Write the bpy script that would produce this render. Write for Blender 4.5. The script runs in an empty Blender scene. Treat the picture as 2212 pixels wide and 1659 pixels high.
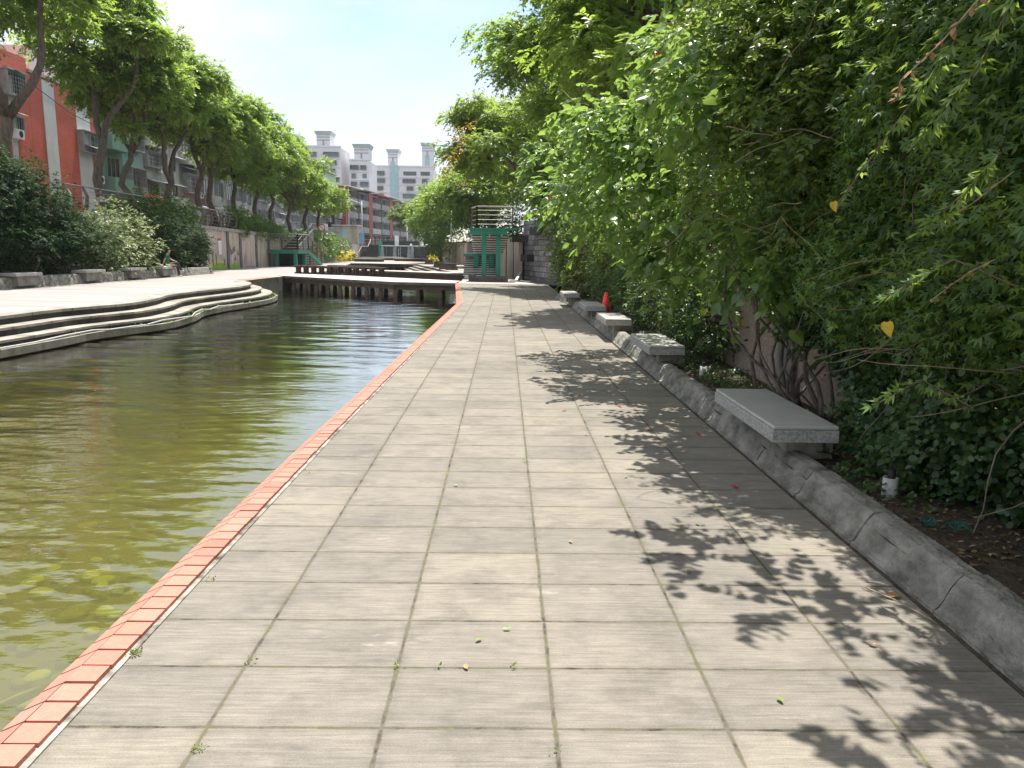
import bpy, bmesh, math, random
import numpy as np
from mathutils import Vector, Matrix
S = bpy.context.scene
COL = S.collection
R = math.radians
# ------------------------------------------------------------------ camera
EYE = Vector((0, 0, 1.5)); FPX = 1661.0; PITCH = R(9.78); YAW = R(-0.627); ROLL = 0.012
cd = bpy.data.cameras.new("camera"); cam = bpy.data.objects.new("camera", cd); COL.objects.link(cam)
cd.sensor_width = 36; cd.lens = FPX / 2212 * 36; cd.clip_start = .05; cd.clip_end = 5000
CM = Matrix.Rotation(YAW, 4, 'Z') @ Matrix.Rotation(math.pi/2 - PITCH, 4, 'X') @ Matrix.Rotation(ROLL, 4, 'Z')
cam.matrix_world = Matrix.Translation(EYE) @ CM
S.camera = cam
# ------------------------------------------------------------------ light
SUN_EL, SUN_AZ = R(73), R(8)            # azimuth from +Y towards +X
w = bpy.data.worlds.new("World"); S.world = w; w.use_nodes = True
nt = w.node_tree; nt.nodes.clear()
def nn(t, typ, **kw):
    n = t.nodes.new(typ)
    for k, v in kw.items(): setattr(n, k, v)
    return n
out = nn(nt, 'ShaderNodeOutputWorld'); bg = nn(nt, 'ShaderNodeBackground')
sky = nn(nt, 'ShaderNodeTexSky', sky_type='NISHITA', sun_disc=False, sun_elevation=SUN_EL, sun_rotation=SUN_AZ, air_density=1.0, dust_density=.7, ozone_density=1.0)
tc = nn(nt, 'ShaderNodeTexCoord'); mp = nn(nt, 'ShaderNodeMapping'); mp.inputs['Scale'].default_value = (1, 1, 2.6)
mp.inputs['Location'].default_value = (.35, .1, .2)
no = nn(nt, 'ShaderNodeTexNoise'); no.inputs['Scale'].default_value = 1.7; no.inputs['Detail'].default_value = 7; no.inputs['Roughness'].default_value = .52
cr = nn(nt, 'ShaderNodeValToRGB'); cr.color_ramp.elements[0].position = .45; cr.color_ramp.elements[1].position = .60
mx = nn(nt, 'ShaderNodeMixRGB'); mx.inputs[2].default_value = (4.3, 4.45, 4.7, 1)
mm = nn(nt, 'ShaderNodeMath', operation='MULTIPLY_ADD'); mm.inputs[1].default_value = .84; mm.inputs[2].default_value = .14
L = nt.links.new
L(tc.outputs['Generated'], mp.inputs[0]); L(mp.outputs[0], no.inputs[0]); L(no.outputs['Fac'], cr.inputs[0]); L(cr.outputs[0], mm.inputs[0])
sxz = nn(nt, 'ShaderNodeSeparateXYZ'); L(tc.outputs['Generated'], sxz.inputs[0]); mr = nn(nt, 'ShaderNodeMapRange'); mr.inputs['From Min'].default_value = .3; mr.inputs['From Max'].default_value = .5; mr.inputs['To Max'].default_value = .95; L(sxz.outputs[2], mr.inputs[0])
mxx = nn(nt, 'ShaderNodeMath', operation='MAXIMUM'); L(mm.outputs[0], mxx.inputs[0]); L(mr.outputs[0], mxx.inputs[1]); L(mxx.outputs[0], mx.inputs[0]); L(sky.outputs[0], mx.inputs[1]); L(mx.outputs[0], bg.inputs[0]); bg.inputs[1].default_value = .12; L(bg.outputs[0], out.inputs[0])
sl = bpy.data.lights.new("sun", 'SUN'); sl.energy = 4.6; sl.angle = R(.53); sl.color = (1, .95, .87)
so = bpy.data.objects.new("sun", sl); COL.objects.link(so)
sd = Vector((math.sin(SUN_AZ)*math.cos(SUN_EL), math.cos(SUN_AZ)*math.cos(SUN_EL), math.sin(SUN_EL)))
so.rotation_euler = (-sd).to_track_quat('-Z', 'Y').to_euler(); so.location = (0, 0, 60)
S.view_settings.view_transform = 'Standard'; S.view_settings.look = 'None'; S.view_settings.exposure = 1.0; S.view_settings.gamma = 1
S.render.engine = 'CYCLES'
S.cycles.max_bounces = 6; S.cycles.diffuse_bounces = 3; S.cycles.glossy_bounces = 3; S.cycles.transmission_bounces = 3; S.cycles.transparent_max_bounces = 6
S.cycles.use_denoising = True; S.cycles.caustics_reflective = False; S.cycles.caustics_refractive = False

# ------------------------------------------------------------------ geometry of the place: measuring helpers
C3 = CM.to_3x3()
def ray(u, v): return C3 @ Vector(((u-1106)/FPX, -(v-829.5)/FPX, -1))
def gz(u, v, z=0.0):
    d = ray(u, v); return EYE + d*((z-EYE.z)/d.z)
def at(u, v, y):
    d = ray(u, v); return EYE + d*(y/d.y)
def atx(u, v, x):
    d = ray(u, v); return EYE + d*(x/d.x)

# ------------------------------------------------------------------ object helpers
def tag(o, label=None, cat=None, group=None, kind=None):
    if label: o['label'] = label
    if cat: o['category'] = cat
    if group: o['group'] = group
    if kind: o['kind'] = kind
    return o
def thing(name, label, cat, loc=(0, 0, 0), rz=0, group=None):
    o = bpy.data.objects.new(name, None); COL.objects.link(o); o.empty_display_size = .2
    o.location = loc; o.rotation_euler = (0, 0, rz)
    return tag(o, label, cat, group)
def copy_tree(o, parent=None):
    c = o.copy(); COL.objects.link(c); c.parent = parent
    for ch in list(o.children): copy_tree(ch, c)
    return c
class MB:
    def __init__(s): s.v = []; s.f = []; s.m = []
    def add(s, vs, fs, m=0):
        b = len(s.v); s.v += [tuple(p) for p in vs]; s.f += [tuple(b+i for i in f) for f in fs]; s.m += [m]*len(fs); return s
    def box(s, x0, x1, y0, y1, z0, z1, m=0, T=None):
        vs = [Vector(p) for p in ((x0,y0,z0),(x1,y0,z0),(x1,y1,z0),(x0,y1,z0),(x0,y0,z1),(x1,y0,z1),(x1,y1,z1),(x0,y1,z1))]
        if T: vs = [T @ p for p in vs]
        return s.add(vs, ((0,3,2,1),(4,5,6,7),(0,1,5,4),(1,2,6,5),(2,3,7,6),(3,0,4,7)), m)
    def bar(s, a, b, wd, h, m=0):         # rectangular bar from a to b, width wd horizontally, h the other way
        a = Vector(a); b = Vector(b); d = (b-a).normalized(); up = Vector((0,0,1))
        if abs(d.z) > .95: up = Vector((0,1,0))
        x = d.cross(up).normalized()*wd/2; y = x.cross(d).normalized()*h/2
        vs = [a-x-y, a+x-y, a+x+y, a-x+y, b-x-y, b+x-y, b+x+y, b-x+y]
        return s.add(vs, ((0,3,2,1),(4,5,6,7),(0,1,5,4),(1,2,6,5),(2,3,7,6),(3,0,4,7)), m)
    def tube(s, pts, rad, n=8, m=0, caps=True):
        pts = [Vector(p) for p in pts]
        if not hasattr(rad, '__len__'): rad = [rad]*len(pts)
        rings = []; vs = []; px = None
        for i, p in enumerate(pts):
            d = (pts[min(i+1, len(pts)-1)] - pts[max(i-1, 0)]).normalized()
            if px is None: px = d.orthogonal().normalized()
            px = (px - d*px.dot(d)).normalized(); py = d.cross(px)
            vs += [p + (px*math.cos(2*math.pi*k/n) + py*math.sin(2*math.pi*k/n))*rad[i] for k in range(n)]
        fs = [(i*n+k, i*n+(k+1)%n, (i+1)*n+(k+1)%n, (i+1)*n+k) for i in range(len(pts)-1) for k in range(n)]
        if caps: fs += [tuple(range(n))[::-1], tuple((len(pts)-1)*n+k for k in range(n))]
        return s.add(vs, fs, m)
    def prism(s, poly, z0, z1, m=0, side=None):
        n = len(poly); vs = [(p[0], p[1], z0) for p in poly] + [(p[0], p[1], z1) for p in poly]
        s.add(vs, [tuple(range(n, 2*n)), tuple(range(n))[::-1]], m)
        return s.add(vs, [(i, (i+1) % n, (i+1) % n+n, i+n) for i in range(n)], m if side is None else side)
    def disc(s, c, r, n=16, nrm=(0,0,1), m=0):
        c = Vector(c); d = Vector(nrm).normalized(); x = d.orthogonal().normalized(); y = d.cross(x)
        return s.add([c+(x*math.cos(2*math.pi*k/n)+y*math.sin(2*math.pi*k/n))*r for k in range(n)], [tuple(range(n))], m)
    def ell(s, c, r, n=10, m=0, T=None):
        vs = []; c = Vector(c)
        for i in range(n+1):
            a = math.pi*i/n
            for k in range(n): 
                b = 2*math.pi*k/n
                p = Vector((math.sin(a)*math.cos(b)*r[0], math.sin(a)*math.sin(b)*r[1], math.cos(a)*r[2]))
                if T: p = T @ p
                vs.append(c+p)
        fs = [(i*n+k, (i+1)*n+k, (i+1)*n+(k+1)%n, i*n+(k+1)%n) for i in range(n) for k in range(n)]
        return s.add(vs, fs, m)
    def build(s, name, mats, parent=None, smooth=False, bevel=0):
        me = bpy.data.meshes.new(name); me.from_pydata(s.v, [], s.f)
        if not isinstance(mats, (list, tuple)): mats = [mats]
        for m in mats: me.materials.append(m)
        me.polygons.foreach_set('material_index', s.m)
        bm = bmesh.new(); bm.from_mesh(me); bmesh.ops.recalc_face_normals(bm, faces=bm.faces)
        if bevel: 
            bmesh.ops.remove_doubles(bm, verts=bm.verts, dist=1e-5)
            bmesh.ops.bevel(bm, geom=[e for e in bm.edges if e.calc_face_angle(0) > .5], offset=bevel, segments=2, profile=.5, affect='EDGES')
        bm.to_mesh(me); bm.free()
        if smooth: me.polygons.foreach_set('use_smooth', [True]*len(me.polygons))
        o = bpy.data.objects.new(name, me); COL.objects.link(o); o.parent = parent
        return o
def struct(name, mb, m, **k): return tag(mb.build(name, m, **k), kind='structure')

# ------------------------------------------------------------------ materials
def newmat(name):
    m = bpy.data.materials.new(name); m.use_nodes = True; t = m.node_tree
    return m, t, t.nodes['Principled BSDF']
def noise(t, scale, detail=4, rough=.55, stretch=None, coord='pos'):
    n = nn(t, 'ShaderNodeTexNoise'); n.inputs['Scale'].default_value = scale; n.inputs['Detail'].default_value = detail; n.inputs['Roughness'].default_value = rough
    g = nn(t, 'ShaderNodeNewGeometry') if coord == 'pos' else nn(t, 'ShaderNodeTexCoord')
    src = g.outputs['Position'] if coord == 'pos' else g.outputs['Object']
    if stretch:
        mpn = nn(t, 'ShaderNodeMapping'); mpn.inputs['Scale'].default_value = stretch; t.links.new(src, mpn.inputs[0]); src = mpn.outputs[0]
    t.links.new(src, n.inputs['Vector']); return n
def ramp(t, fac, stops):
    r = nn(t, 'ShaderNodeValToRGB'); e = r.color_ramp.elements
    while len(e) < len(stops): e.new(.5)
    for i, (p, c) in enumerate(stops): e[i].position = p; e[i].color = tuple(c)+(1,) if len(c) == 3 else c
    t.links.new(fac, r.inputs[0]); return r
def mixc(t, fac, a, b, mode='MIX'):
    n = nn(t, 'ShaderNodeMixRGB', blend_type=mode)
    for i, x in enumerate((fac, a, b)):
        if hasattr(x, 'links'): t.links.new(x, n.inputs[i])
        elif isinstance(x, (int, float)): n.inputs[i].default_value = x if i == 0 else (x, x, x, 1)
        else: n.inputs[i].default_value = tuple(x)+(1,)
    return n.outputs[0]
def bump(t, bs, h, strength=.4, dist=.01):
    b = nn(t, 'ShaderNodeBump'); b.inputs['Strength'].default_value = strength; b.inputs['Distance'].default_value = dist
    t.links.new(h, b.inputs['Height']); t.links.new(b.outputs[0], bs.inputs['Normal']); return b
def mat(name, a, b=None, scale=3, rough=.8, bs_=.3, dist=.01, stretch=None, metal=0, streak=None, fine=60):
    m, t, p = newmat(name); p.inputs['Roughness'].default_value = rough; p.inputs['Metallic'].default_value = metal
    if b is None: b = tuple(x*.75 for x in a)
    n = noise(t, scale, 6, .6, stretch); c = ramp(t, n.outputs['Fac'], [(.32, b), (.66, a)]).outputs[0]
    if streak:
        sn = noise(t, 2.2, 5, .6, (1, 1, .12)); sr = ramp(t, sn.outputs['Fac'], [(.45, (0,0,0)), (.72, (1,1,1))])
        mu = nn(t, 'ShaderNodeMath', operation='MULTIPLY'); mu.inputs[1].default_value = .75; t.links.new(sr.outputs[0], mu.inputs[0]); c = mixc(t, mu.outputs[0], c, streak)
    f = noise(t, fine, 3, .6); c = mixc(t, .22, c, ramp(t, f.outputs['Fac'], [(.3, (.3,.3,.3)), (.7, (.75,.75,.75))]).outputs[0], 'OVERLAY')
    t.links.new(c, p.inputs['Base Color'])
    if bs_: bump(t, p, f.outputs['Fac'], bs_, dist)
    return m
def leafmat(name, stops, trans=(.25,.42,.05), tf=.38, rough=.42, spec=.5):
    m, t, p = newmat(name); a = nn(t, 'ShaderNodeAttribute'); a.attribute_name = 'rnd'
    c = ramp(t, a.outputs['Fac'], stops); c.color_ramp.interpolation = 'LINEAR'
    n = noise(t, 1.3, 2); cc = mixc(t, .35, c.outputs[0], ramp(t, n.outputs['Fac'], [(.35, (.32,.36,.3)), (.65, (.66,.68,.5))]).outputs[0], 'OVERLAY')
    t.links.new(cc, p.inputs['Base Color']); p.inputs['Roughness'].default_value = rough; p.inputs['Specular IOR Level'].default_value = spec
    tr = nn(t, 'ShaderNodeBsdfTranslucent'); t.links.new(mixc(t, .6, cc, trans), tr.inputs[0])
    ms = nn(t, 'ShaderNodeMixShader'); ms.inputs[0].default_value = tf
    t.links.new(p.outputs[0], ms.inputs[1]); t.links.new(tr.outputs[0], ms.inputs[2]); t.links.new(ms.outputs[0], t.nodes['Material Output'].inputs[0])
    return m
M = {}
# paving: slabs .553 x .362 with broom-ridged faces
def paving():
    m, t, p = newmat('paving_slabs'); g = nn(t, 'ShaderNodeNewGeometry'); sx = nn(t, 'ShaderNodeSeparateXYZ'); t.links.new(g.outputs['Position'], sx.inputs[0])
    def mt(op, a, b=None, c=None):
        n = nn(t, 'ShaderNodeMath', operation=op)
        for i, x in enumerate((a, b, c)):
            if x is None: continue
            if hasattr(x, 'links'): t.links.new(x, n.inputs[i])
            else: n.inputs[i].default_value = x
        return n.outputs[0]
    wob = noise(t, 2.5, 3); wv = mt('MULTIPLY_ADD', wob.outputs['Fac'], .02, -.01)
    U = mt('MULTIPLY_ADD', sx.outputs[0], 1/.553, -.176/.553); V = mt('MULTIPLY_ADD', sx.outputs[1], 1/.362, -2.59/.362)
    ew = noise(t, 14, 4, .7)
    def edge(c, w, size):   # distance to nearest joint in metres
        f = mt('FRACT', mt('ADD', c, wv)); d = mt('MINIMUM', f, mt('SUBTRACT', 1.0, f)); return mt('MULTIPLY', d, size)
    dx = edge(U, .01, .553); dy = edge(V, .01, .362)
    jit = mt('MULTIPLY_ADD', ew.outputs['Fac'], .012, -.004)
    jx = nn(t, 'ShaderNodeMapRange'); jx.inputs['From Min'].default_value = .000; jx.inputs['From Max'].default_value = .007
    jy = nn(t, 'ShaderNodeMapRange'); jy.inputs['From Min'].default_value = .000; jy.inputs['From Max'].default_value = .006
    t.links.new(mt('SUBTRACT', dx, jit), jx.inputs[0]); t.links.new(mt('SUBTRACT', dy, jit), jy.inputs[0])
    jxe = nn(t, 'ShaderNodeMapRange'); jxe.inputs['From Min'].default_value = .008; jxe.inputs['From Max'].default_value = .016; jxe.inputs['To Min'].default_value = 1; jxe.inputs['To Max'].default_value = 0
    J = mt('MULTIPLY', jx.outputs[0], jy.outputs[0])
    cid = nn(t, 'ShaderNodeCombineXYZ'); t.links.new(mt('FLOOR', mt('ADD', U, wv)), cid.inputs[0]); t.links.new(mt('FLOOR', mt('ADD', V, wv)), cid.inputs[1])
    wn = nn(t, 'ShaderNodeTexWhiteNoise'); t.links.new(cid.outputs[0], wn.inputs[0])
    base = ramp(t, wn.outputs['Value'], [(0, (.188,.173,.151)), (.35, (.206,.189,.164)), (.75, (.214,.196,.169)), (1, (.234,.213,.179))]).outputs[0]
    big = noise(t, .55, 6, .62); base = mixc(t, .5, base, ramp(t, big.outputs['Fac'], [(.3, (.36,.36,.37)), (.72, (.66,.64,.6))]).outputs[0], 'OVERLAY')
    st = noise(t, 1, 4, .65, (3.5, 70, 1)); r1 = ramp(t, st.outputs['Fac'], [(.36, (.24,.24,.24)), (.6, (.6,.6,.6))])
    base = mixc(t, .34, base, r1.outputs[0], 'OVERLAY')
    fl_ = noise(t, 1, 3, .6, (5, 150, 1)); base = mixc(t, .2, base, ramp(t, fl_.outputs['Fac'], [(.38, (.25,.25,.25)), (.5, (.55,.55,.55))]).outputs[0], 'OVERLAY')
    dk = noise(t, 2.6, 6, .72); base = mixc(t, .45, base, ramp(t, dk.outputs['Fac'], [(.36, (.28,.28,.29)), (.5, (.5,.5,.5)), (.68, (.6,.595,.58))]).outputs[0], 'OVERLAY')
    eg = nn(t, 'ShaderNodeMapRange'); eg.inputs['From Min'].default_value = 0; eg.inputs['From Max'].default_value = .05; t.links.new(mt('ADD', mt('MINIMUM', dx, dy), mt('MULTIPLY_ADD', ew.outputs['Fac'], -.05, .025)), eg.inputs[0]); base = mixc(t, .28, base, ramp(t, eg.outputs[0], [(0, (.28,.28,.27)), (.8, (.5,.5,.5))]).outputs[0], 'OVERLAY')
    st2 = noise(t, 9, 6, .7, (1, 2, 1)); base = mixc(t, .3, base, ramp(t, st2.outputs['Fac'], [(.3, (.3,.3,.3)), (.7, (.7,.7,.7))]).outputs[0], 'OVERLAY')
    spk = noise(t, 160, 2, .6); base = mixc(t, .3, base, ramp(t, spk.outputs['Fac'], [(.3, (.3,.3,.3)), (.7, (.7,.7,.7))]).outputs[0], 'OVERLAY')
    pale = noise(t, 1.1, 5, .75, (1, 2.2, 1)); pr = ramp(t, pale.outputs['Fac'], [(.64, (0,0,0)), (.72, (.4,.4,.4))]); base = mixc(t, pr.outputs[0], base, (.47,.44,.4))
    moss = noise(t, 6, 5, .7); jc = ramp(t, moss.outputs['Fac'], [(.36, (.035,.03,.024)), (.5, (.13,.115,.085)), (.6, (.10,.10,.045)), (.72, (.17,.19,.06))]).outputs[0]
    col = mixc(t, J, jc, base); t.links.new(col, p.inputs['Base Color']); p.inputs['Roughness'].default_value = .88; p.inputs['Specular IOR Level'].default_value = .25
    hsum = mt('ADD', mt('MULTIPLY', J, 1.0), mt('MULTIPLY', st.outputs['Fac'], .45)); hsum = mt('ADD', hsum, mt('MULTIPLY', spk.outputs['Fac'], .12))
    bump(t, p, hsum, .55, .008); return m
M['paving'] = paving()
M['plaza'] = mat('plaza_concrete', (.345,.31,.295), (.23,.21,.20), .6, .9, .3, .01, (.35, 2.2, 1), fine=30)
M['concrete'] = mat('weathered_concrete', (.27,.255,.225), (.13,.125,.105), 3.2, .9, .6, .012, fine=45)
M['kerbstone'] = mat('grey_rendered_kerb', (.30,.285,.25), (.10,.094,.08), 5.5, .92, 1.0, .03, (1,1,1.8), fine=26)
M['stepstone'] = mat('pebbled_step', (.36,.335,.29), (.19,.175,.15), 2.0, .9, .5, .01, fine=70)
M['riser'] = mat('shaded_stained_riser', (.085,.076,.062), (.025,.023,.019), 2.4, .9, .5, .01, (1,1,.5))  # stains plus the shade on the risers, both put into the dark colour
M['bank'] = mat('wet_bank', (.09,.085,.07), (.03,.03,.022), 3, .8)
M['granite_top'] = mat('polished_granite', (.46,.455,.44), (.38,.375,.365), 6, .32, .05, .002, fine=220)
M['granite'] = mat('rough_granite', (.46,.455,.44), (.2,.198,.19), 55, .85, .9, .006, fine=160)
M['support'] = mat('bench_support_concrete', (.36,.33,.26), (.2,.185,.15), 9, .9)
m, t, p = newmat('red_clay_tile'); wn = nn(t, 'ShaderNodeNewGeometry'); c0 = ramp(t, wn.outputs['Random Per Island'], [(0, (.38,.14,.10)), (.3, (.45,.175,.125)), (.7, (.48,.20,.15)), (1, (.41,.17,.13))]).outputs[0]
dn = noise(t, 7, 6, .7); c0 = mixc(t, ramp(t, dn.outputs['Fac'], [(.5, (0,0,0)), (.66, (.55,.55,.55))]).outputs[0], c0, (.26,.17,.12)); dn2 = noise(t, 40, 4, .7); c0 = mixc(t, .3, c0, ramp(t, dn2.outputs['Fac'], [(.3, (.3,.3,.3)), (.7, (.7,.7,.7))]).outputs[0], 'OVERLAY')
t.links.new(c0, p.inputs['Base Color']); p.inputs['Roughness'].default_value = .82; bump(t, p, dn2.outputs['Fac'], .3, .005); M['redtile'] = m
M['mortar'] = mat('kerb_mortar', (.42,.40,.36), (.04,.037,.03), 9, .95, .6, .01)
M['pinkwall'] = mat('pink_pebbledash_wall', (.52,.40,.34), (.27,.20,.17), 26, .95, 1.0, .025, fine=70)
M['pillargrey'] = mat('grey_wall_pillar', (.2,.2,.19), (.12,.12,.11), 4, .9)
M['panel_pink'] = mat('pinkish_wall_panel', (.50,.41,.37), (.40,.33,.29), 1.2, .9, .3, .01, streak=(.2,.175,.15))
M['panel_tan'] = mat('tan_wall_panel', (.47,.41,.33), (.36,.31,.25), 1.2, .9, .3, .01, streak=(.17,.145,.12))
M['coping'] = mat('wall_coping', (.36,.35,.32), (.2,.195,.17), 2, .9)
M['pilaster'] = mat('dark_stone_pilaster', (.16,.155,.145), (.05,.05,.048), 5, .9, .8, .02)
M['soil'] = mat('planter_soil', (.085,.06,.04), (.03,.022,.015), 12, 1, .8, .03, fine=40)
M['street'] = mat('street_asphalt', (.16,.155,.15), (.09,.09,.085), .8, .95)
M['deckpink'] = mat('pink_bridge_deck', (.56,.44,.42), (.46,.36,.33), .8, .85, .2, .01)
M['fascia'] = mat('grey_deck_edge', (.16,.165,.16), (.09,.09,.088), 2, .85)
M['brownbeam'] = mat('brown_painted_beam', (.105,.062,.05), (.05,.033,.028), 2.5, .7)
M['post'] = mat('brown_stone_post', (.18,.125,.10), (.075,.055,.045), 3, .85)
M['darkmetal'] = mat('dark_brown_metal', (.05,.032,.028), (.03,.02,.018), 3, .5)
M['railbrown'] = mat('maroon_rail_paint', (.14,.07,.06), (.08,.04,.036), 3, .5)
M['steel'] = mat('rail_metal', (.36,.33,.31), (.2,.17,.16), 4, .45, .05, metal=.3)
M['green'] = mat('green_painted_steel', (.01,.23,.14), (.008,.16,.10), 1.5, .5, .1)
M['greendark'] = mat('green_black_void', (.01,.05,.035), (.006,.02,.016), 1.5, .6, .1)
M['tread'] = mat('dark_step_tread', (.075,.072,.066), (.03,.03,.028), 3, .8)
M['gaplight_trim'] = mat('pale_gap_light_and_trim', (.8,.78,.74), (.62,.6,.56), 3, .8)  # brightness of the stair gaps as a pale colour; also real pale trim
M['blackblock'] = mat('black_stone_block', (.03,.032,.034), (.012,.013,.014), 3, .5)
M['bark'] = mat('tree_bark', (.15,.115,.085), (.06,.045,.034), 4, .95, .9, .03, (2.5,2.5,.6), fine=24)
M['bark2'] = mat('grey_shrub_bark', (.15,.12,.10), (.07,.052,.042), 12, .9, .6, .01)
M['twig'] = mat('dry_twig', (.36,.29,.2), (.2,.15,.1), 12, .9)
M['white'] = mat('white_paint', (.78,.78,.77), (.66,.66,.65), 2, .5, .05)
M['lamp'] = mat('grey_lamp_metal', (.42,.44,.46), (.34,.36,.37), 2, .45, .05)
M['pipe'] = mat('grey_pvc', (.42,.42,.40), (.32,.32,.3), 20, .6, .1)
M['black'] = mat('black_plastic', (.02,.02,.021), (.012,.012,.012), 9, .45, .1)
M['conered'] = mat('fluorescent_cone', (.95,.07,.04), (.9,.05,.03), 6, .5, .05)
M['mesh'] = mat('green_garden_netting', (.01,.16,.125), (.008,.07,.055), 30, .8)
M['skin'] = mat('skin', (.48,.29,.2), (.42,.25,.17), 9, .6, .05)
M['shirt'] = mat('green_shirt', (.03,.14,.075), (.022,.10,.055), 9, .9, .1)
M['trouser'] = mat('black_trousers', (.02,.021,.024), (.012,.012,.014), 9, .9, .1)
M['shoe'] = mat('white_shoe', (.62,.61,.58), (.4,.4,.38), 30, .7, .05)
M['hair'] = mat('black_hair', (.012,.01,.01), (.006,.005,.005), 30, .5, .1)
M['glassdark'] = mat('dark_window_glass', (.05,.06,.065), (.02,.025,.028), .7, .12, 0)
M['glassteal'] = mat('teal_window_glass', (.10,.22,.22), (.06,.14,.14), .5, .12, 0)
M['yellow'] = mat('yellow_leaf', (.5,.36,.02), (.4,.26,.02), 30, .5)
M['petal'] = mat('red_petal', (.75,.02,.06), (.6,.015,.04), 30, .5)
M['dryleaf'] = mat('dry_leaf', (.42,.25,.12), (.24,.13,.06), 20, .8)
M['greenleaf'] = mat('fallen_green_leaf', (.16,.28,.04), (.1,.19,.03), 20, .5)

# leaves
G1 = [(0, (.018,.05,.012)), (.35, (.035,.095,.018)), (.7, (.06,.15,.022)), (.95, (.11,.22,.03)), (1, (.25,.26,.03))]
M['lf_tree'] = leafmat('tree_leaves', [(0, (.045,.09,.02)), (.4, (.085,.165,.033)), (.8, (.15,.25,.045)), (1, (.24,.34,.055))], (.60,.80,.12), .5)
M['lf_tree_r'] = leafmat('light_tree_leaves', [(0, (.045,.085,.018)), (.4, (.085,.15,.028)), (.8, (.15,.23,.04)), (1, (.24,.32,.06))], (.62,.82,.12), .5)
M['lf_dark'] = leafmat('dark_shrub_leaves', [(0, (.008,.024,.010)), (.5, (.015,.042,.014)), (.9, (.034,.075,.02)), (1, (.09,.15,.05))], (.10,.2,.03), .2, .62, .18)
M['lf_pale'] = leafmat('variegated_leaves', [(0, (.05,.09,.035)), (.35, (.12,.17,.06)), (.6, (.34,.38,.2)), (1, (.68,.68,.46))], (.3,.4,.12), .3, .45)
M['lf_hib'] = leafmat('broad_shrub_leaves', [(0, (.028,.065,.022)), (.4, (.065,.135,.038)), (.8, (.12,.21,.055)), (.96, (.2,.3,.08)), (1, (.46,.40,.06))], (.55,.78,.15), .44, .3, .7)
M['lf_vine'] = leafmat('creeper_leaves', [(0, (.025,.06,.018)), (.45, (.06,.13,.035)), (.85, (.12,.215,.05)), (1, (.30,.40,.09))], (.55,.74,.12), .42, .4)
M['lf_mix'] = leafmat('tangled_small_leaves', [(0, (.03,.06,.018)), (.5, (.075,.13,.035)), (.88, (.15,.22,.06)), (.97, (.26,.28,.07)), (1, (.36,.26,.08))], (.42,.55,.08), .42, .38)
M['lf_fig'] = leafmat('small_round_leaves', [(0, (.016,.045,.016)), (.6, (.04,.09,.024)), (.93, (.08,.15,.035)), (.97, (.22,.25,.04)), (1, (.3,.2,.03))], (.25,.38,.06), .3, .42)
M['lf_small'] = leafmat('yellow_green_small_leaves', [(0, (.045,.09,.02)), (.4, (.09,.155,.03)), (.8, (.17,.24,.05)), (1, (.32,.36,.1))], (.4,.5,.08), .38)
M['lf_bright'] = leafmat('bright_hedge_leaves', [(0, (.025,.07,.012)), (.5, (.05,.12,.018)), (.85, (.10,.19,.02)), (1, (.2,.3,.03))], (.3,.48,.04), .35)
M['lf_litter'] = leafmat('dry_litter', [(0, (.04,.025,.015)), (.4, (.10,.065,.035)), (.75, (.2,.14,.08)), (.95, (.36,.26,.15)), (1, (.1,.12,.04))], (.2,.15,.08), .15, .8, .2)
M['lf_dry'] = leafmat('withered_leaves', [(0, (.2,.11,.06)), (.6, (.34,.2,.11)), (1, (.5,.34,.2))], (.5,.28,.14), .35, .8, .2)
M['lf_yellow'] = leafmat('yellow_shrub_leaves', [(0, (.3,.28,.01)), (.5, (.6,.5,.01)), (1, (.8,.7,.05))], (.8,.7,.05), .3)
M['lf_flower'] = leafmat('orange_blossom', [(0, (.45,.22,.02)), (.5, (.7,.42,.03)), (1, (.75,.6,.08))], (.8,.5,.05), .3)

# ------------------------------------------------------------------ leaf clouds
TPL = {
 'quad': (np.array([(0,0,0),(.5,.26,.03),(1,0,-.04),(.5,-.26,.03)]), [(0,1,2,3)]),
 'oval': (np.array([(0,0,0),(.3,.24,.05),(.72,.2,.03),(1,0,-.08),(.72,-.2,.03),(.3,-.24,.05)]), [(0,1,2,3),(0,3,4,5)]),
 'round': (np.array([(0,0,0),(.25,.33,.04),(.7,.34,.03),(1,0,-.04),(.7,-.34,.03),(.25,-.33,.04)]), [(0,1,2,3),(0,3,4,5)]),
 'heart': (np.array([(0,0,0),(-.09,.2,.03),(.04,.37,.05),(.32,.40,.06),(.66,.22,.02),(1,0,-.16),(.66,-.22,.02),(.32,-.40,.06),(.04,-.37,.05),(-.09,-.2,.03)]), [(0,1,2,3,4,5),(0,5,6,7,8,9)]),
 'tri': (np.array([(0,0,0),(.5,.14,.03),(1,0,-.08),(.5,-.14,.03),(.42,.42,.04),(.85,.6,-.04),(.5,.16,.01),(.1,.1,0),(.42,-.42,.04),(.85,-.6,-.04),(.5,-.16,.01),(.1,-.1,0)]), [(0,1,2,3),(0,4,5,6),(0,8,9,10)]),
}
def rndunit(rg, n):
    v = rg.normal(size=(n, 3)); return v/np.linalg.norm(v, axis=1)[:, None]
def nz(v): return v/(np.linalg.norm(v, axis=1)[:, None]+1e-9)
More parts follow.
